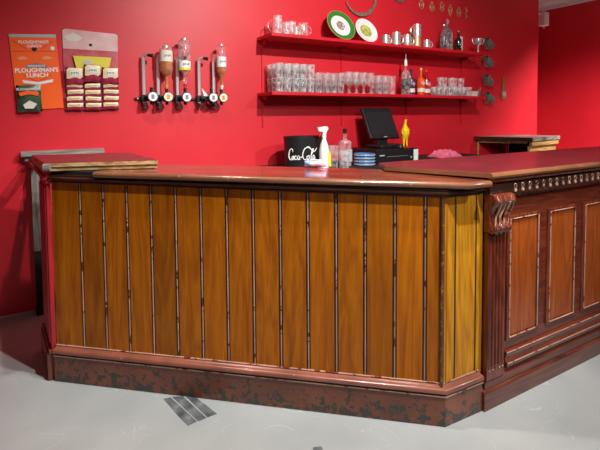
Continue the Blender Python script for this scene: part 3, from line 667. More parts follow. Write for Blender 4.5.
mug('pewter_tankard', 'small squat pewter tankard nearest the plates', 3.045, -.17, .105, .040, M['pewter'], -.2, 'tankard', 'pewter tankards')
mug('pewter_tankard', 'taller straight pewter tankard, second in the row', 3.185, -.17, .145, .045, M['pewter'], -.2, 'tankard', 'pewter tankards')
mug('pewter_tankard', 'rounded pewter tankard third in the row, large handle', 3.335, -.17, .135, .042, M['pewter'], -.2, 'tankard', 'pewter tankards',
    prof=[(0, 0), (.038, 0), (.040, .010), (.046, .04), (.045, .09), (.038, .135), (.034, .135), (.040, .09), (.040, .04), (0, .014)])
mug('pewter_measure', 'brassy metal measure under the tall silver tankard', 3.475, -.17, .118, .040, M['brass'], 2.9, 'measure')
mug('pewter_tankard', 'tall silver tankard stacked on a brass measure', 3.475, -.17, .132, .042, M['pewter'], 2.9, 'tankard', 'pewter tankards', z=ZU + .1195)
mug('pewter_tankard', 'small pewter tankard standing alone right of the stack', 3.615, -.17, .100, .038, M['pewter'], -.5, 'tankard', 'pewter tankards')
t = thing('glass_bottle', 'frosted grey glass bottle with slim neck on upper shelf', 'bottle', (3.855, -.19, ZU + .0005))
obj('body', lathe(bmesh.new(), bottle(.27, .042, .013, .165, .21), seg=18), M['greyglass'], t, smooth=True); obj('collar', lathe(bmesh.new(), [(0, .2705), (.013, .2705), (.012, .285), (0, .287)], seg=12), M['pewter'], t, smooth=True)
t = thing('glass_decanter', 'tall ribbed clear decanter with glass stopper, upper shelf', 'decanter', (3.985, -.12, ZU + .0005))
b = bmesh.new(); pr = [(0, 0), (.050, 0), (.052, .01), (.052, .215), (.040, .245), (.020, .262), (.017, .30), (.024, .305), (.022, .312), (0, .312)]; lathe(b, pr, seg=18); obj('body', b, M['greyglass'], t, smooth=True)
b = bmesh.new()
for i in range(12): tube(b, [(.052 * math.cos(i * PI / 6), .052 * math.sin(i * PI / 6), .012), (.052 * math.cos(i * PI / 6), .052 * math.sin(i * PI / 6), .212)], .005, 6)
obj('ribs', b, M['cutglass'], t, smooth=True)
obj('stopper', lathe(bmesh.new(), [(0, .3125), (.010, .3125), (.008, .325), (.020, .340), (.015, .358), (0, .375)], seg=12), M['pewter'], t, smooth=True)
t = thing('beer_bottle', 'dark beer bottle with pale printed label, upper shelf', 'bottle', (4.085, -.19, ZU + .0005))
obj('body', lathe(bmesh.new(), bottle(.225, .037, .012, .12, .175), seg=18), M['darkb'], t, smooth=True); obj('cap', lathe(bmesh.new(), [(0, .2255), (.015, .2255), (.014, .235), (0, .236)], seg=12), M['darkpewter'], t, smooth=True)
b = bmesh.new(); [disc(b, a, zz, .008, .006, -.039, -.030, 8) for a, zz in ((0, .095), (-.01, .075), (.01, .06), (0, .045))]; obj('emblem', b, M['white'], t)
t = thing('white_canister', 'plain white cylinder behind the dark beer bottle', 'canister', (4.175, -.13, ZU + .0005))
obj('body', lathe(bmesh.new(), [(0, 0), (.034, 0), (.034, .17), (0, .17)], seg=18), M['white'], t, smooth=True); obj('lid', lathe(bmesh.new(), [(0, .1705), (.035, .1705), (.035, .185), (0, .186)], seg=18), M['offwhite'], t, smooth=True)
t = thing('trophy_cup', 'small silver two-handled trophy cup at right end of upper shelf', 'trophy', (4.365, -.23, ZU + .0005), (0, 0, -.35))
obj('cup', lathe(bmesh.new(), [(0, .085), (.012, .085), (.034, .105), (.043, .135), (.042, .160), (.046, .165), (.042, .165), (.038, .158), (.038, .135), (.03, .11), (0, .092)], seg=20), M['pewter'], t, smooth=True)
obj('stem', lathe(bmesh.new(), [(0, 0), (.028, 0), (.026, .008), (.010, .016), (.007, .04), (.012, .055), (.007, .065), (.008, .084), (0, .084)], seg=16), M['pewter'], t, smooth=True)
for s in (-1, 1):
    b = bmesh.new(); tube(b, [(s * .040, 0, .158), (s * .060, 0, .168), (s * .074, 0, .155), (s * .068, 0, .125), (s * .050, 0, .105), (s * .032, 0, .108)], .005, 8); obj('handle', b, M['pewter'], t, smooth=True)

# ------------------------------------------------------------------ things on the wall
t = thing('sickle', 'curved rusty sickle blade hung above the plates', 'sickle', (2.85, -.016, 2.595))
b = bmesh.new(); pp = arc(0, 0, .20, 200, 372, 18, 0, .19); pp = [(x, y, z) for x, y, z in pp]
ins = []
n = len(pp)
outer = [(x, z) for x, y, z in pp]; inner = [(x * (1 - .17 * math.sin(PI * min(1, i / (n - 1) * .85 + .02)) ** .8), z * (1 - .17 * math.sin(PI * min(1, i / (n - 1) * .85 + .02)) ** .8) + .004) for i, (x, y, z) in enumerate(pp)]
prismy(b, outer + inner[::-1], -.006, .002); obj('blade', b, M['iron'], t)
b = bmesh.new(); tube(b, [(.197, -.004, .035), (.190, -.008, .12), (.185, -.012, .22)], [.014, .017, .015], 10); obj('handle', b, M['leather'], t, smooth=True)
t = thing('horseshoe', 'rusty horseshoe on the wall right of the sickle', 'horseshoe', (3.38, -.008, 2.70))
b = bmesh.new(); tube(b, arc(0, 0, .075, 200, 340, 14, 0, .085) , .012, 8); obj('shoe', b, M['iron'], t, smooth=True)
b = bmesh.new(); disc(b, -.03, -.07, .004, .004, -.016, .002, 8); disc(b, .03, -.07, .004, .004, -.016, .002, 8); obj('nail', b, M['darkpewter'], t)
brl = [(421, 3.70, 2.620), (431, 3.862, 2.610), (441, 4.02, 2.625), (449, 4.155, 2.608), (458, 4.30, 2.600), (465.5, 4.425, 2.606)]
kinds = ['crescent with central boss', 'ring with round boss', 'crab-like open shape', 'pointed shield shape', 'heart-like open shape', 'narrow twisted figure']
for i, (_, x, z) in enumerate(brl):
    t = thing('horse_brass', 'horse brass, %s, %s from the left' % (kinds[i], ORD[i]), 'horse brass', (x, -.006, z), group='row of horse brasses above the shelves')
    b = bmesh.new()
    if i in (0, 1, 4): tube(b, arc(0, 0, .032, -90, 270, 18, 0, .042), .0055, 6)
    elif i == 2: tube(b, [(-.035, 0, .045), (-.018, 0, .02), (-.03, 0, -.02), (0, 0, -.04), (.03, 0, -.02), (.02, 0, .02), (.036, 0, .04)], .006, 6)
    elif i == 3: tube(b, [(0, 0, .045), (-.03, 0, .02), (-.02, 0, -.02), (0, 0, -.065), (.02, 0, -.02), (.03, 0, .02), (0, 0, .045)], .006, 6)
    else: tube(b, [(-.012, 0, .05), (.018, 0, .02), (-.016, 0, -.01), (.016, 0, -.035), (-.014, 0, -.06)], .008, 6)
    obj('plaque', b, M['brass'], t, smooth=True)
    b = bmesh.new()
    if i in (2, 3): disc(b, 0, 0, .014, .014, -.006, .002, 12)
    elif i == 5: disc(b, .004, .03, .014, .012, -.007, .002, 10)
    else: disc(b, 0, -.004, .012, .020, -.006, .002, 12); 
    obj('boss', b, M['brass'], t)
    b = bmesh.new(); tube(b, arc(0, .055, .010, -90, 270, 10, 0), .003, 5); obj('hanging_loop', b, M['brass'], t, smooth=True)
wm = [(4.75, 2.262, 'topmost, beside the trophy'), (4.745, 2.045, 'second from top, above the middle'), (4.75, 1.820, 'third from top, tilted left'), (4.77, 1.605, 'lowest, beside the lower shelf end')]
for x, z, l in wm:
    t = thing('hanging_tankard', 'dark pewter tankard hung on the wall, %s' % l, 'tankard', (x, -.075, z), group='tankards hanging on the wall')
    mt = Matrix.Rotation(math.radians(-50), 4, 'Y') @ Matrix.Translation((0, 0, -.06))
    hh, rr_ = .125, .048
    obj('body', lathe(bmesh.new(), [(0, 0), (rr_ * 1.05, 0), (rr_ * 1.05, .008), (rr_, .012), (rr_ * .88, hh), (rr_ * .8, hh), (rr_ * .9, .014), (0, .014)], seg=20, mtx=mt), M['darkpewter'], t, smooth=True)
    b = bmesh.new(); tube(b, [(-.035, .0, .108), (-.062, .01, .10), (-.070, .015, .06), (-.05, .01, .025), (-.044, 0, .02)], .006, 8); bmesh.ops.transform(b, matrix=mt, verts=b.verts); obj('handle', b, M['darkpewter'], t, smooth=True)
    b = bmesh.new(); tube(b, [(-.055, .074, .055), (-.055, .03, .05), (-.055, .0, .035)], .004, 6); obj('hook', b, M['iron'], t, smooth=True)
t = thing('strap_brass', 'round brass medallion on a tan leather strap on the wall', 'brass medallion', (5.135, -.006, 1.655))
obj('strap', prismy(bmesh.new(), [(-.026, .05), (.026, .05), (.030, .20), (.022, .215), (-.015, .215), (-.020, .20)], -.006, .004), M['leather'], t)
b = bmesh.new(); disc(b, 0, 0, .056, .072, -.008, .004); obj('backing', b, M['leather'], t)
b = bmesh.new(); tube(b, arc(0, 0, .026, 0, 360, 14, -.014), .007, 6); disc(b, 0, 0, .010, .010, -.018, -.0085, 10); obj('medallion', b, M['chrome'], t, smooth=True)

# wall speaker by the corner
t = thing('wall_speaker', 'small white speaker box bracketed high by the wall corner', 'speaker', (6.00, .02, 2.685))
t.scale = (.82, .82, .82)
obj('cabinet', B(-.07, .07, -.06, .05, -.10, .12), M['white'], t, bevel=.008)
obj('grille', B(-.055, .055, -.0665, -.0605, -.085, .105), M['offwhite'], t, bevel=.002)
b = bmesh.new(); tube(b, [(-.165, .02, .09), (-.10, .0, .09), (-.0705, 0, .08)], .010, 8); tube(b, [(0, 0, .1205), (-.02, 0, .25), (-.04, 0, .745)], .008, 8); obj('bracket', b, M['white'], t, smooth=True)
b = bmesh.new(); tube(b, [(0.02, 0, -.1005), (.02, 0, -.135)], .012, 8); obj('knob', b, M['white'], t, smooth=True)
tag(obj('cable', tube(bmesh.new(), [(5.925, 1.235, .1), (5.925, 1.235, 3.29)], .008, 6), M['pinkcard']), 'thin pink-red cable running down the far wall corner', 'cable')

# ------------------------------------------------------------------ spirit optics
t = thing('optic_rail', 'black horizontal rail linking the spirit optics', 'rail', (.64, -.012, 1.545))
obj('rail', B(0, .66, -.012, .010, -.008, .008), M['black'], t); 
b = bmesh.new(); [disc(b, x, 0, .006, .006, -.016, -.0125, 10) for x in (.02, .33, .64)]; obj('screw', b, M['chrome'], t)
def optic(x, lab, bot=None, disc_m='white', barex=-.045):
    t = thing('optic_dispenser', lab, 'optic dispenser', (x, -.0, 1.555), group='spirit optics on the wall')
    b = bmesh.new(); tube(b, [(barex, -.045, -.085), (barex, -.045, .30), (barex + .004, -.055, .325), (barex + .03, -.085, .325)], .013, 8, .6); obj('bracket_arm', b, M['chrome'], t, smooth=True)
    b = bmesh.new(); tube(b, [(barex + .025, -.085, .325), (barex + .062, -.10, .318)], [.011, .016], 8); obj('bracket_clip', b, M['black'], t, smooth=True)
    b = bmesh.new(); box(b, barex - .022, barex + .022, -.06, -.026, -.035, .02); box(b, barex - .016, barex + .014, -.10, -.026, -.075, -.045); tube(b, [(0, -.10, -.06), (0, -.10, .075)], .013, 8); box(b, barex, .0, -.095, -.065, -.012, .012); obj('valve_body', b, M['black'], t, bevel=.003)
    b = bmesh.new(); disc(b, 0, 0, .040, .040, -.150, -.135); obj('chamber_ring', b, M['black'], t)
    b = bmesh.new(); disc(b, 0, 0, .034, .034, -.156, -.1505); obj('face', b, M[disc_m], t)
    b = bmesh.new(); prismy(b, [(-.012, -.018), (.010, -.018), (.010, .016), (-.012, .016)], -.158, -.1565); obj('face_mark', b, M['inkgrey'] if disc_m == 'white' else M['gold'], t)
    return t
optic(.749, 'leftmost optic with empty bracket arm and white face')
optic(.866, 'optic with white and gold face below the amber bottle', disc_m='offwhite', barex=-.052)
optic(1.012, 'optic with white face below the tall clear bottle', barex=-.045)
optic(1.232, 'optic with white face and empty bracket between bottles', barex=-.085)
optic(1.318, 'rightmost optic with white and gold face', disc_m='offwhite', barex=-.045)
t = thing('drip_guard', 'triangular white card tucked behind the fourth optic', 'card', (1.185, -.05, 1.56))
obj('card', prismy(bmesh.new(), [(-.02, .075), (.03, .02), (.03, -.02), (.01, -.03)][::1], -.004, 0), M['white'], t)
def upbottle(x, z0, h, r, lab, liq, fill, glassm, label_z, cap, labm='offwhite', cutlab=None):
    t = thing('inverted_bottle', lab, 'bottle', (x, -.105, z0), group='upturned bottles in the optics')
    nk = h * .22; sh = h * .36
    pr = [(0, 0), (.013, 0), (.014, nk), (r * .6, nk + (sh - nk) * .4), (r, sh), (r, h - .012), (r * .85, h), (r * .5, h - .006), (0, h - .006)]
    obj('bottle_body', lathe(bmesh.new(), pr, seg=20), glassm, t, smooth=True)
    if liq:
        q = [(0, .004), (.0115, .004), (.0125, nk), (r * .56, nk + (sh - nk) * .4), (r * .95, sh), (r * .95, h * fill), (0, h * fill)]
        obj('liquid', lathe(bmesh.new(), q, seg=20), liq, t, smooth=True)
    a, c = label_z
    obj('label', lathe(bmesh.new(), [(r + .0005, a), (r + .0005, c), (r + .0012, c), (r + .0012, a), (r + .0005, a)], seg=20), M[labm], t, smooth=True)
    if cutlab: obj('label_stripe', lathe(bmesh.new(), [(r + .0013, cutlab[0]), (r + .0013, cutlab[1]), (r + .002, cutlab[1]), (r + .002, cutlab[0]), (r + .0013, cutlab[0])], seg=20), cutlab[2], t, smooth=True)
    b = bmesh.new()
    for k in range(4): disc(b, -.018 + k * .012, (a + c) / 2 + .003 * (k % 2), .0042, .009, -r - .0025, -r + .004, 8)
    obj('label_mark', b, M['inkgrey'], t)
    obj('neck_cork', lathe(bmesh.new(), [(0, -.035), (.010, -.035), (.016, -.001), (0, -.001)], seg=12), cap, t, smooth=True)
    obj('base_disc', lathe(bmesh.new(), [(0, h - .0005), (r * .55, h + .0005), (r * .5, h + .014), (0, h + .016)], seg=14), M['pewter'], t, smooth=True)
    return t
upbottle(.866, 1.655, .285, .050, 'upturned amber whisky bottle with pale olive label', M['amber'], .62, M['glass'], (.175, .262), M['gold'], 'offwhite')
upbottle(1.012, 1.665, .345, .047, 'upturned tall clear spirit bottle with red neck cork', None, .9, M['clearliq'], (.120, .180), M['redrub'], 'white', (.104, .122, M['yellowfoil']))
upbottle(1.322, 1.660, .325, .040, 'upturned amber bottle with white label, rightmost', M['amber'], .45, M['glass'], (.150, .235), M['white'], 'white')

# ------------------------------------------------------------------ snack cards
oc = thing('snack_card', 'orange hanging snack card reading ploughmans lunch', 'snack card', (-.178, -.006, 1.977), (0, math.radians(-3.9), 0))
obj('board', B(0, .287, -.003, .003, -.528, 0), M['orange'], oc)
obj('foil_header', B(0, .287, -.0045, -.0032, -.022, .0), M['silver'], oc)
for a, c in (((.02, -.045), (.10, -.105)), ((.265, -.045), (.185, -.105)), ((.01, -.118), (.277, -.118)), ((.06, -.285), (.145, -.335)), ((.235, -.285), (.145, -.335))):
    d_ = Vector((c[0] - a[0], c[1] - a[1])).normalized(); n_ = Vector((-d_.y, d_.x)) * .0012
    obj('printed_line', prismy(bmesh.new(), [(a[0] + n_.x, a[1] + n_.y), (c[0] + n_.x, c[1] + n_.y), (c[0] - n_.x, c[1] - n_.y), (a[0] - n_.x, a[1] - n_.y)], -.0042, -.0032), M['redb'], oc)
text('header_lettering', "PLOUGHMAN'S", .030, M['white'], oc, (.145, -.0036, -.055), sx=.9, bold=.0006); text('header_lettering', 'LUNCH', .026, M['white'], oc, (.145, -.0036, -.082), bold=.0006)
b = bmesh.new(); disc(b, .137, -.102, .010, .010, -.0052, -.0032, 12); disc(b, .151, -.102, .010, .010, -.0052, -.0032, 12); prismy(b, [(.128, -.106), (.160, -.106), (.144, -.122)], -.0052, -.0032); obj('hang_hole', b, M['inkblack'], oc)
b = bmesh.new(); disc(b, .258, -.098, .014, .014, -.0048, -.0032, 16); obj('round_badge', b, M['white'], oc)
b = bmesh.new()
for cx in (.065, .215): disc(b, cx, -.165, .020, .012, -.0042, -.0032, 12); disc(b, cx - .016, -.168, .012, .008, -.0044, -.0032, 12); disc(b, cx + .018, -.167, .012, .009, -.0046, -.0032, 12)
obj('printed_clouds', b, M['paleorange'], oc)
b = bmesh.new(); prismy(b, [(.075, -.235), (.085, -.215), (.145, -.200), (.205, -.215), (.215, -.235), (.205, -.222), (.145, -.214), (.085, -.222)][:5] + [(.210, -.240), (.145, -.228), (.080, -.240)], -.0044, -.0032); obj('maker_badge', b, M['inkgrey'], oc)
text('maker_lettering', 'OPENSHAWS', .018, M['white'], oc, (.145, -.0048, -.222), bold=.0003)
text('title_lettering', "PLOUGHMAN'S", .042, M['white'], oc, (.145, -.0036, -.252), sx=.93, bold=.0012); text('title_lettering', 'LUNCH', .040, M['white'], oc, (.145, -.0036, -.288), bold=.0012)
b = bmesh.new(); prismy(b, [(.050, -.318), (.145, -.335), (.240, -.318), (.236, -.338), (.145, -.354), (.054, -.338)], -.0044, -.0032); obj('ribbon', b, M['white'], oc)
def pillow(wd, ht, th, nx=8, nz=8, crimp=.004):
    b = bmesh.new()
    for sgn in (1, -1):
        g = []
        for i in range(nx + 1):
            row = []
            for k in range(nz + 1):
                u, v_ = i / nx, k / nz; e = (math.sin(PI * u) * math.sin(PI * v_)) ** .45 if 0 < i < nx and 0 < k < nz else 0
                row.append(b.verts.new(((u - .5) * wd * (1 - .03 * math.sin(PI * v_)), -sgn * (e * th / 2 + .0005) - th / 2 * 0, (v_ - .5) * ht + (crimp * .5 * math.sin(u * 40) if k in (0, nz) else 0))))
            g.append(row)
        for i in range(nx):
            for k in range(nz): b.faces.new((g[i][k], g[i + 1][k], g[i + 1][k + 1], g[i][k + 1]))
    bmesh.ops.remove_doubles(b, verts=b.verts, dist=.0012)
    return b
t = thing('nut_bag', 'dark green snack bag clipped low on the orange card', 'snack bag', (-.068, -.032, 1.535), (0, math.radians(-2), 0))
obj('bag', pillow(.150, .185, .045), M['greenfoil'], t, smooth=True)
b = bmesh.new(); prismy(b, [(-.06, .040), (0, .055), (.06, .040), (.055, .015), (0, .028), (-.055, .015)], -.0265, -.0225); obj('orange_band', b, M['orange'], t)
b = bmesh.new(); prismy(b, [(-.04, -.045), (0, -.015), (.045, -.040), (.02, -.072), (-.03, -.070)], -.0265, -.0222); obj('cheese_print', b, M['offwhite'], t)
text('bag_lettering', "PLOUGHMAN'S", .021, M['white'], t, (0, -.024, .062), bold=.0005)

pcard = thing('snack_card', 'pale pink hanging card carrying crimson snack packs', 'snack card', (.152, -.006, 2.036), (0, 0, 0))
obj('board', B(0, .372, -.003, .003, -.578, -.135), M['pinkcard'], pcard)
obj('header', prismy(bmesh.new(), [(0, -.1345), (.372, -.1345), (.375, -.015), (.36, -.003), (.02, .008), (.0, -.005)], -.003, .003), M['palepink'], pcard)
b = bmesh.new(); prismy(b, [(.01, -.05), (.07, -.015), (.13, -.05), (.10, -.075), (.04, -.078)], -.0045, -.0032); obj('printed_ribbon', b, M['offwhite'], pcard)
b = bmesh.new(); disc(b, .184, -.098, .013, .011, -.0045, -.0032, 12); obj('hang_hole', b, M['inkblack'], pcard)
t = thing('snack_bag', 'flat yellow snack bag tucked at top of the pink card', 'snack bag', (.345, -.020, 1.795))
obj('bag', prismy(bmesh.new(), [(-.130, .055), (.130, .055), (.105, -.06), (-.105, -.06)], -.008, .004), M['yellowfoil'], t); b = bmesh.new(); disc(b, -.035, .01, .035, .018, -.0095, -.0085, 16); obj('logo_patch', b, M['silver'], t)
def pack(x, z, wd, ht, lab, y=-.035):
    t = thing('snack_pack', lab, 'snack pack', (x, y, z), (0, random.uniform(-.06, .06), 0), 'crimson and cream packs on the pink card')
    obj('wrapper', pillow(wd, ht, .034), M['crimson'], t, smooth=True)
    h2 = ht * (.62 if ht > .1 else .55)
    b = pillow(wd * .90, h2, .012, 6, 6, 0); bmesh.ops.translate(b, verts=b.verts, vec=(0, -.0135, ht * .15)); obj('label', b, M['cream'], t, smooth=True)
    b = bmesh.new()
    if ht > .1:
        disc(b, 0, ht * .17, wd * .26, ht * .13, -.0215, -.0185, 14); obj('printed_mark', b, M['white'], t)
        text('printed_lettering', 'NUTS', .030, M['inkblue'], t, (0, -.0225, ht * .17), bold=.0004) if False else None
        b = bmesh.new()
        for k in range(5): disc(b, -wd * .18 + k * wd * .09, ht * .17, wd * .030, ht * .07, -.0228, -.0216, 8)
        obj('blue_mark', b, M['inkblue'], t)
    else:
        b.free(); b = bmesh.new(); prismy(b, [(-wd * .3, ht * .06), (wd * .28, ht * .16), (wd * .28, ht * .26), (-wd * .3, ht * .16)], -.0212, -.019); obj('printed_mark', b, M['goldleaf'], t)
cols = [.220, .340, .462]
for c_, (x, zt) in enumerate(zip(cols, (1.700, 1.725, 1.710))):
    pack(x, zt, .118, .125, 'large crimson pack with cream label, %s of the three' % ('left', 'centre', 'right')[c_], -.050)
    for r_ in range(4): pack(x + random.uniform(-.004, .004), (1.622, 1.574, 1.526, 1.478)[r_] + (.004, .004, .010)[c_], .118, .056, 'small crimson pack, %s column, %s row down' % (('left', 'centre', 'right')[c_], ORD[r_]), -.028)

# ------------------------------------------------------------------ things behind the counter
# ice bucket with script lettering
ZB = .9505
t = thing('ice_bucket', 'black oval ice bucket with white cola script', 'ice bucket', (1.978, -.34, ZB))
R1, R2, H = .186, .135, .258
obj('tub', lathe(bmesh.new(), [(0, 0), (.93, 0), (1, H), (.96, H), (.89, .012), (0, .012)], seg=48, sx=R1, sy=R2), M['black'], t, smooth=True)
obj('rim', lathe(bmesh.new(), [(.985, H + .001), (1.02, H + .001), (1.02, H + .014), (.95, H + .014), (.95, H + .001), (.985, H + .001)], seg=48, sx=R1, sy=R2), M['black'], t, smooth=True)
def on_tub(u, z, lift=.0025):
    """wrap a point (arc position u in metres from the left, height z) on to the tub"""
    a = math.radians(-166) + u / .180; k = .93 + .07 * z / H
    p = Vector((R1 * k * math.cos(a), R2 * k * math.sin(a), 0)); nrm = Vector((math.cos(a) / R1, math.sin(a) / R2, 0)).normalized()
    q = p + nrm * lift; return (q.x, q.y, z)
strokes = [  # hand-drawn script: C o c a - C o l a with long swashes
    [(.060, .150), (.062, .168), (.050, .178), (.030, .168), (.016, .140), (.014, .110), (.026, .088), (.044, .086), (.056, .100)],
    [(.062, .118), (.053, .112), (.049, .096), (.054, .086), (.066, .092), (.068, .106), (.062, .118), (.074, .114)],
    [(.098, .114), (.088, .120), (.078, .108), (.080, .092), (.092, .087), (.102, .096)],
    [(.126, .116), (.114, .120), (.106, .106), (.110, .090), (.120, .090), (.128, .112), (.125, .092), (.134, .090)],
    [(.134, .104), (.150, .110)],
    [(.222, .176), (.200, .190), (.172, .176), (.156, .140), (.158, .102), (.176, .086), (.196, .094)],
    [(.208, .120), (.196, .114), (.192, .098), (.200, .087), (.212, .093), (.214, .108), (.208, .120), (.222, .118)],
    [(.226, .094), (.238, .130), (.254, .166), (.250, .176), (.240, .160), (.232, .112), (.236, .090), (.246, .092)],
    [(.270, .118), (.258, .121), (.249, .106), (.252, .091), (.262, .090), (.270, .112), (.268, .093), (.280, .094)],
    [(.172, .176), (.204, .196), (.228, .176), (.246, .158), (.268, .156), (.290, .182)],
]
b = bmesh.new()
for st in strokes:
    pts = []
    for i in range(len(st) - 1):
        p0 = st[max(0, i - 1)]; p1 = st[i]; p2 = st[i + 1]; p3 = st[min(len(st) - 1, i + 2)]
        for k in range(5):
            s_ = k / 5; f = lambda a, b_, c, d: .5 * (2 * b_ + (c - a) * s_ + (2 * a - 5 * b_ + 4 * c - d) * s_ ** 2 + (3 * b_ - a - 3 * c + d) * s_ ** 3)
            pts.append((f(p0[0], p1[0], p2[0], p3[0]), f(p0[1], p1[1], p2[1], p3[1])))
    pts.append(st[-1]); n = len(pts)
    tube(b, [on_tub(u, z - .008) for u, z in pts], [.0022 + .0030 * math.sin(PI * i / (n - 1)) for i in range(n)], 6)
obj('script_lettering', b, M['white'], t, smooth=True)['label'] = 'white flowing cola script'

t = thing('spray_bottle', 'white trigger spray bottle beside the black ice bucket', 'spray bottle', (2.055, -.545, ZB))
obj('bottle_body', lathe(bmesh.new(), [(0, 0), (.040, 0), (.042, .01), (.042, .15), (.034, .20), (.018, .245), (.015, .26), (0, .26)], seg=18), M['white'], t, smooth=True)
obj('collar', lathe(bmesh.new(), [(0, .2605), (.019, .2605), (.019, .285), (0, .285)], seg=14), M['white'], t, smooth=True)
b = bmesh.new(); prismy(b, [(-.062, .335), (-.058, .318), (-.016, .312), (-.014, .2855), (.014, .2855), (.020, .315), (.036, .330), (.036, .352), (.010, .358), (-.040, .352), (-.062, .352)], -.012, .012); obj('spray_head', b, M['white'], t, bevel=.003)
b = bmesh.new(); tube(b, [(-.028, 0, .317), (-.034, 0, .295), (-.048, 0, .272)], [.006, .006, .004], 6); obj('trigger', b, M['redrub'], t, smooth=True)
obj('label', prismy(bmesh.new(), [(.008, .03), (.040, .02), (.040, .12), (.020, .165), (.012, .13)], -.043, -.0395), M['yellowfoil'], t)
t = thing('pint_glass', 'empty straight pint glass in front of the spray bottle', 'glass', (2.145, -.555, ZB))
obj('bowl', lathe(bmesh.new(), cup(.195, .034, .043, .003, .02), seg=20), M['glass'], t, smooth=True)
t = thing('tumbler', 'short clear tumbler in front of black-stoppered bottle', 'glass', (2.250, -.56, ZB)); obj('bowl', lathe(bmesh.new(), cup(.145, .040, .047, .004, .03), seg=20), M['cutglass'], t, smooth=True)
t = thing('liquor_bottle', 'square-shouldered clear bottle with black stopper', 'bottle', (2.345, -.44, ZB))
obj('bottle_body', lathe(bmesh.new(), [(0, 0), (.056, 0), (.056, .205), (.050, .220), (.018, .232), (.016, .275), (.020, .277), (.020, .287), (0, .287)], seg=8), M['cutglass'], t)
obj('stopper', lathe(bmesh.new(), [(0, .2875), (.018, .2875), (.018, .330), (0, .332)], seg=12), M['black'], t, smooth=True)
obj('label', B(-.035, .035, -.060, -.0565, .04, .15), M['silver'], t)
for k in range(4):
    t = thing('coaster_tin', 'round blue stacking dish, %s from the bottom of its stack' % ORD[k], 'dish', (2.50, -.52, ZB + k * .0275), group='blue dishes stacked by the till')
    obj('dish', lathe(bmesh.new(), [(0, 0), (.086, 0), (.096, .008), (.096, .019), (.090, .0265), (.084, .0265), (.084, .008), (0, .008)], seg=28), M['blueplastic'], t, smooth=True)
    obj('rim', lathe(bmesh.new(), [(.0965, .010), (.0985, .010), (.0985, .017), (.0965, .017), (.0965, .010)], seg=28), M['silver'], t, smooth=True)
t = thing('wipes_packet', 'blue and pink packet lying at back edge of counter', 'packet', W(1.345, -.385) + (1.1185,), (0, 0, -.75))
b = pillow(.122, .035, .05, 8, 6, .001); bmesh.ops.translate(b, verts=b.verts, vec=(0, 0, .0178)); obj('packet', b, M['packet'], t, smooth=True)
obj('flap', B(-.03, .03, -.012, .012, .0365, .0385), M['white'], t)

# till
t = thing('cash_drawer', 'black till cash drawer under the touch screen', 'cash drawer', (2.655, -.50, ZB))
obj('case', B(0, .51, 0, .42, 0, .130), M['black'], t, bevel=.004)
obj('drawer_front', B(.008, .502, -.008, -.0008, .008, .120), M['black'], t, bevel=.003)
obj('slot', B(.12, .38, -.0095, -.0083, .060, .064), M['inkgrey'], t)
b = bmesh.new(); disc(b, .42, .045, .010, .010, -.014, -.0083, 12); obj('lock', b, M['chrome'], t)
obj('maker_plate', B(.03, .09, -.0095, -.0083, .070, .082), M['silver'], t)
obj('paper_tag', B(.452, .509, -.0105, -.0083, .012, .118), M['white'], t)
t = thing('touch_screen', 'black point of sale touch screen leaning back on its stand', 'screen', (2.905, -.28, ZB + .1305))
obj('base', B(-.12, .12, -.13, .10, 0, .035), M['black'], t, bevel=.01)
obj('neck', prismy(bmesh.new(), [(-.06, .0355), (.06, .0355), (.045, .125), (-.045, .125)], -.02, .045), M['black'], t, bevel=.004)
mt = Matrix.Translation((.005, -.055, .095)) @ Matrix.Rotation(-.48, 4, 'X')
b = B(-.180, .180, 0, .035, 0, .335); bmesh.ops.transform(b, matrix=mt, verts=b.verts); obj('housing', b, M['black'], t, bevel=.006)
b = B(-.160, .160, -.003, -.0005, .030, .315); bmesh.ops.transform(b, matrix=mt, verts=b.verts); obj('display', b, M['screen'], t)
b = B(-.02, .02, -.003, -.0005, .010, .018); bmesh.ops.transform(b, matrix=mt, verts=b.verts); obj('maker_mark', b, M['silver'], t)
t = thing('keyboard', 'small black keyboard lying on the cash drawer', 'keyboard', (3.112, -.20, ZB + .1305), (0, 0, 0))
obj('body', B(-.075, .075, -.12, .10, 0, .022), M['black'], t, bevel=.004)
b = bmesh.new()
for i in range(6):
    for k in range(5): box(b, -.068 + i * .023, -.050 + i * .023, -.10 + k * .038, -.073 + k * .038, .0225, .027)
obj('keys', b, M['inkgrey'], t)
t = thing('mouse', 'black computer mouse in front of the touch screen', 'mouse', (2.955, -.465, ZB + .1305), (0, 0, .3))
b = bmesh.new(); lathe(b, [(0, 0), (.03, 0), (.033, .012), (.026, .028), (0, .036)], 0, 0, 0, 14, 1, 1.6); obj('body', b, M['black'], t, smooth=True)
obj('wheel', B(-.003, .003, -.03, -.015, .0335, .037), M['inkgrey'], t)

# rubber chicken: one continuous skinned figure with beak, comb and feet
ck = thing('rubber_chicken', 'yellow rubber chicken standing on the till', 'toy', (3.055, -.445, ZB + .1305))
V = [(0, 0, .135), (0, 0, .18), (0, 0, .215), (0, 0, .245), (.002, -.004, .275), (.004, -.008, .300), (-.016, 0, .10), (-.018, -.002, .055), (-.019, -.004, .012), (.016, 0, .10), (.019, -.002, .055), (.021, -.004, .012), (-.036, -.004, .175), (-.044, -.010, .14), (.036, -.004, .175), (.044, -.010, .14)]
Rr = [.038, .038, .027, .013, .014, .013, .015, .010, .008, .015, .010, .008, .010, .006, .010, .006]
E_ = [(0, 1), (1, 2), (2, 3), (3, 4), (4, 5), (0, 6), (6, 7), (7, 8), (0, 9), (9, 10), (10, 11), (1, 12), (12, 13), (1, 14), (14, 15)]
ck.scale = (1, 1, .93); me = bpy.data.meshes.new('body'); me.from_pydata(V, E_, []); me.materials.append(M['chicken'])
o = bpy.data.objects.new('body', me); C.objects.link(o); o.parent = ck
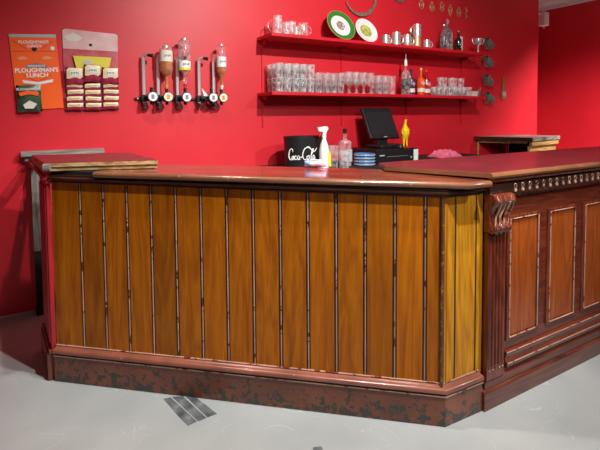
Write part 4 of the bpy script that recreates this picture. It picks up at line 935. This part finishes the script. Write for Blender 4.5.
sk = o.modifiers.new('skin', 'SKIN'); sk.use_smooth_shade = True
for i, r in enumerate(Rr): me.skin_vertices[0].data[i].radius = (r, r)
me.skin_vertices[0].data[0].use_root = True
o.modifiers.new('sub', 'SUBSURF').levels = 1; o.modifiers['sub'].render_levels = 2
b = bmesh.new(); tube(b, [(.004, -.020, .296), (.004, -.042, .290)], [.008, .001], 8); obj('beak', b, M['orange'], ck, smooth=True)
b = bmesh.new(); prismy(b, [(-.010, .308), (-.012, .326), (-.003, .316), (.002, .332), (.008, .318), (.016, .328), (.018, .308)], -.010, -.004); obj('comb', b, M['redrub'], ck)
for s in (-1, 1):
    b = bmesh.new()
    for a in (-.012, 0, .012): tube(b, [(s * .020, -.004, .008), (s * .020 + a, -.030, .004)], [.006, .003], 6)
    obj('foot', b, M['redrub'], ck, smooth=True)
t = thing('pink_cloth', 'bright pink cloth crumpled behind the panelled counter', 'cloth', (3.72, -.34, ZB))
b = bmesh.new(); nx = 16; g = []
for i in range(nx + 1):
    row = []
    for k in range(nx + 1):
        u, v_ = i / nx - .5, k / nx - .5; e = max(0, 1 - (abs(u) * 2) ** 4) * max(0, 1 - (abs(v_) * 2) ** 4)
        row.append(b.verts.new((u * .34, v_ * .2, .002 + e * (.060 + .012 * math.sin(u * 23 + v_ * 9) + .010 * math.sin(v_ * 31)))))
    g.append(row)
for i in range(nx):
    for k in range(nx): b.faces.new((g[i][k], g[i + 1][k], g[i + 1][k + 1], g[i][k + 1]))
o = obj('cloth', b, M['pink'], t, smooth=True); md = o.modifiers.new('th', 'SOLIDIFY'); md.thickness = .003; md.offset = 1

# ------------------------------------------------------------------ tape on the floor
TAPE = [[(0.481, -1.501), (0.514, -1.506), (0.575, -1.747), (0.531, -1.756), (0.51, -1.665)], [(0.522, -1.506), (0.57, -1.53), (0.62, -1.746), (0.581, -1.751)], [(0.58, -1.531), (0.624, -1.571), (0.672, -1.744), (0.626, -1.745)]]
for nme, pts in zip(('left strip', 'middle strip', 'right strip'), TAPE):
    tag(obj('floor_tape', prism(bmesh.new(), pts, .0004, .0014), M['tape']), 'worn grey tape patch on the floor before the plinth, %s' % nme, 'tape', 'floor tape strips')
tag(obj('tape_scrap', prism(bmesh.new(), [(0.949, -2.156), (0.981, -2.168), (0.975, -2.201), (0.933, -2.182)], .0004, .0014), M['tape']), 'small dark scrap of tape at the bottom of the floor', 'tape')
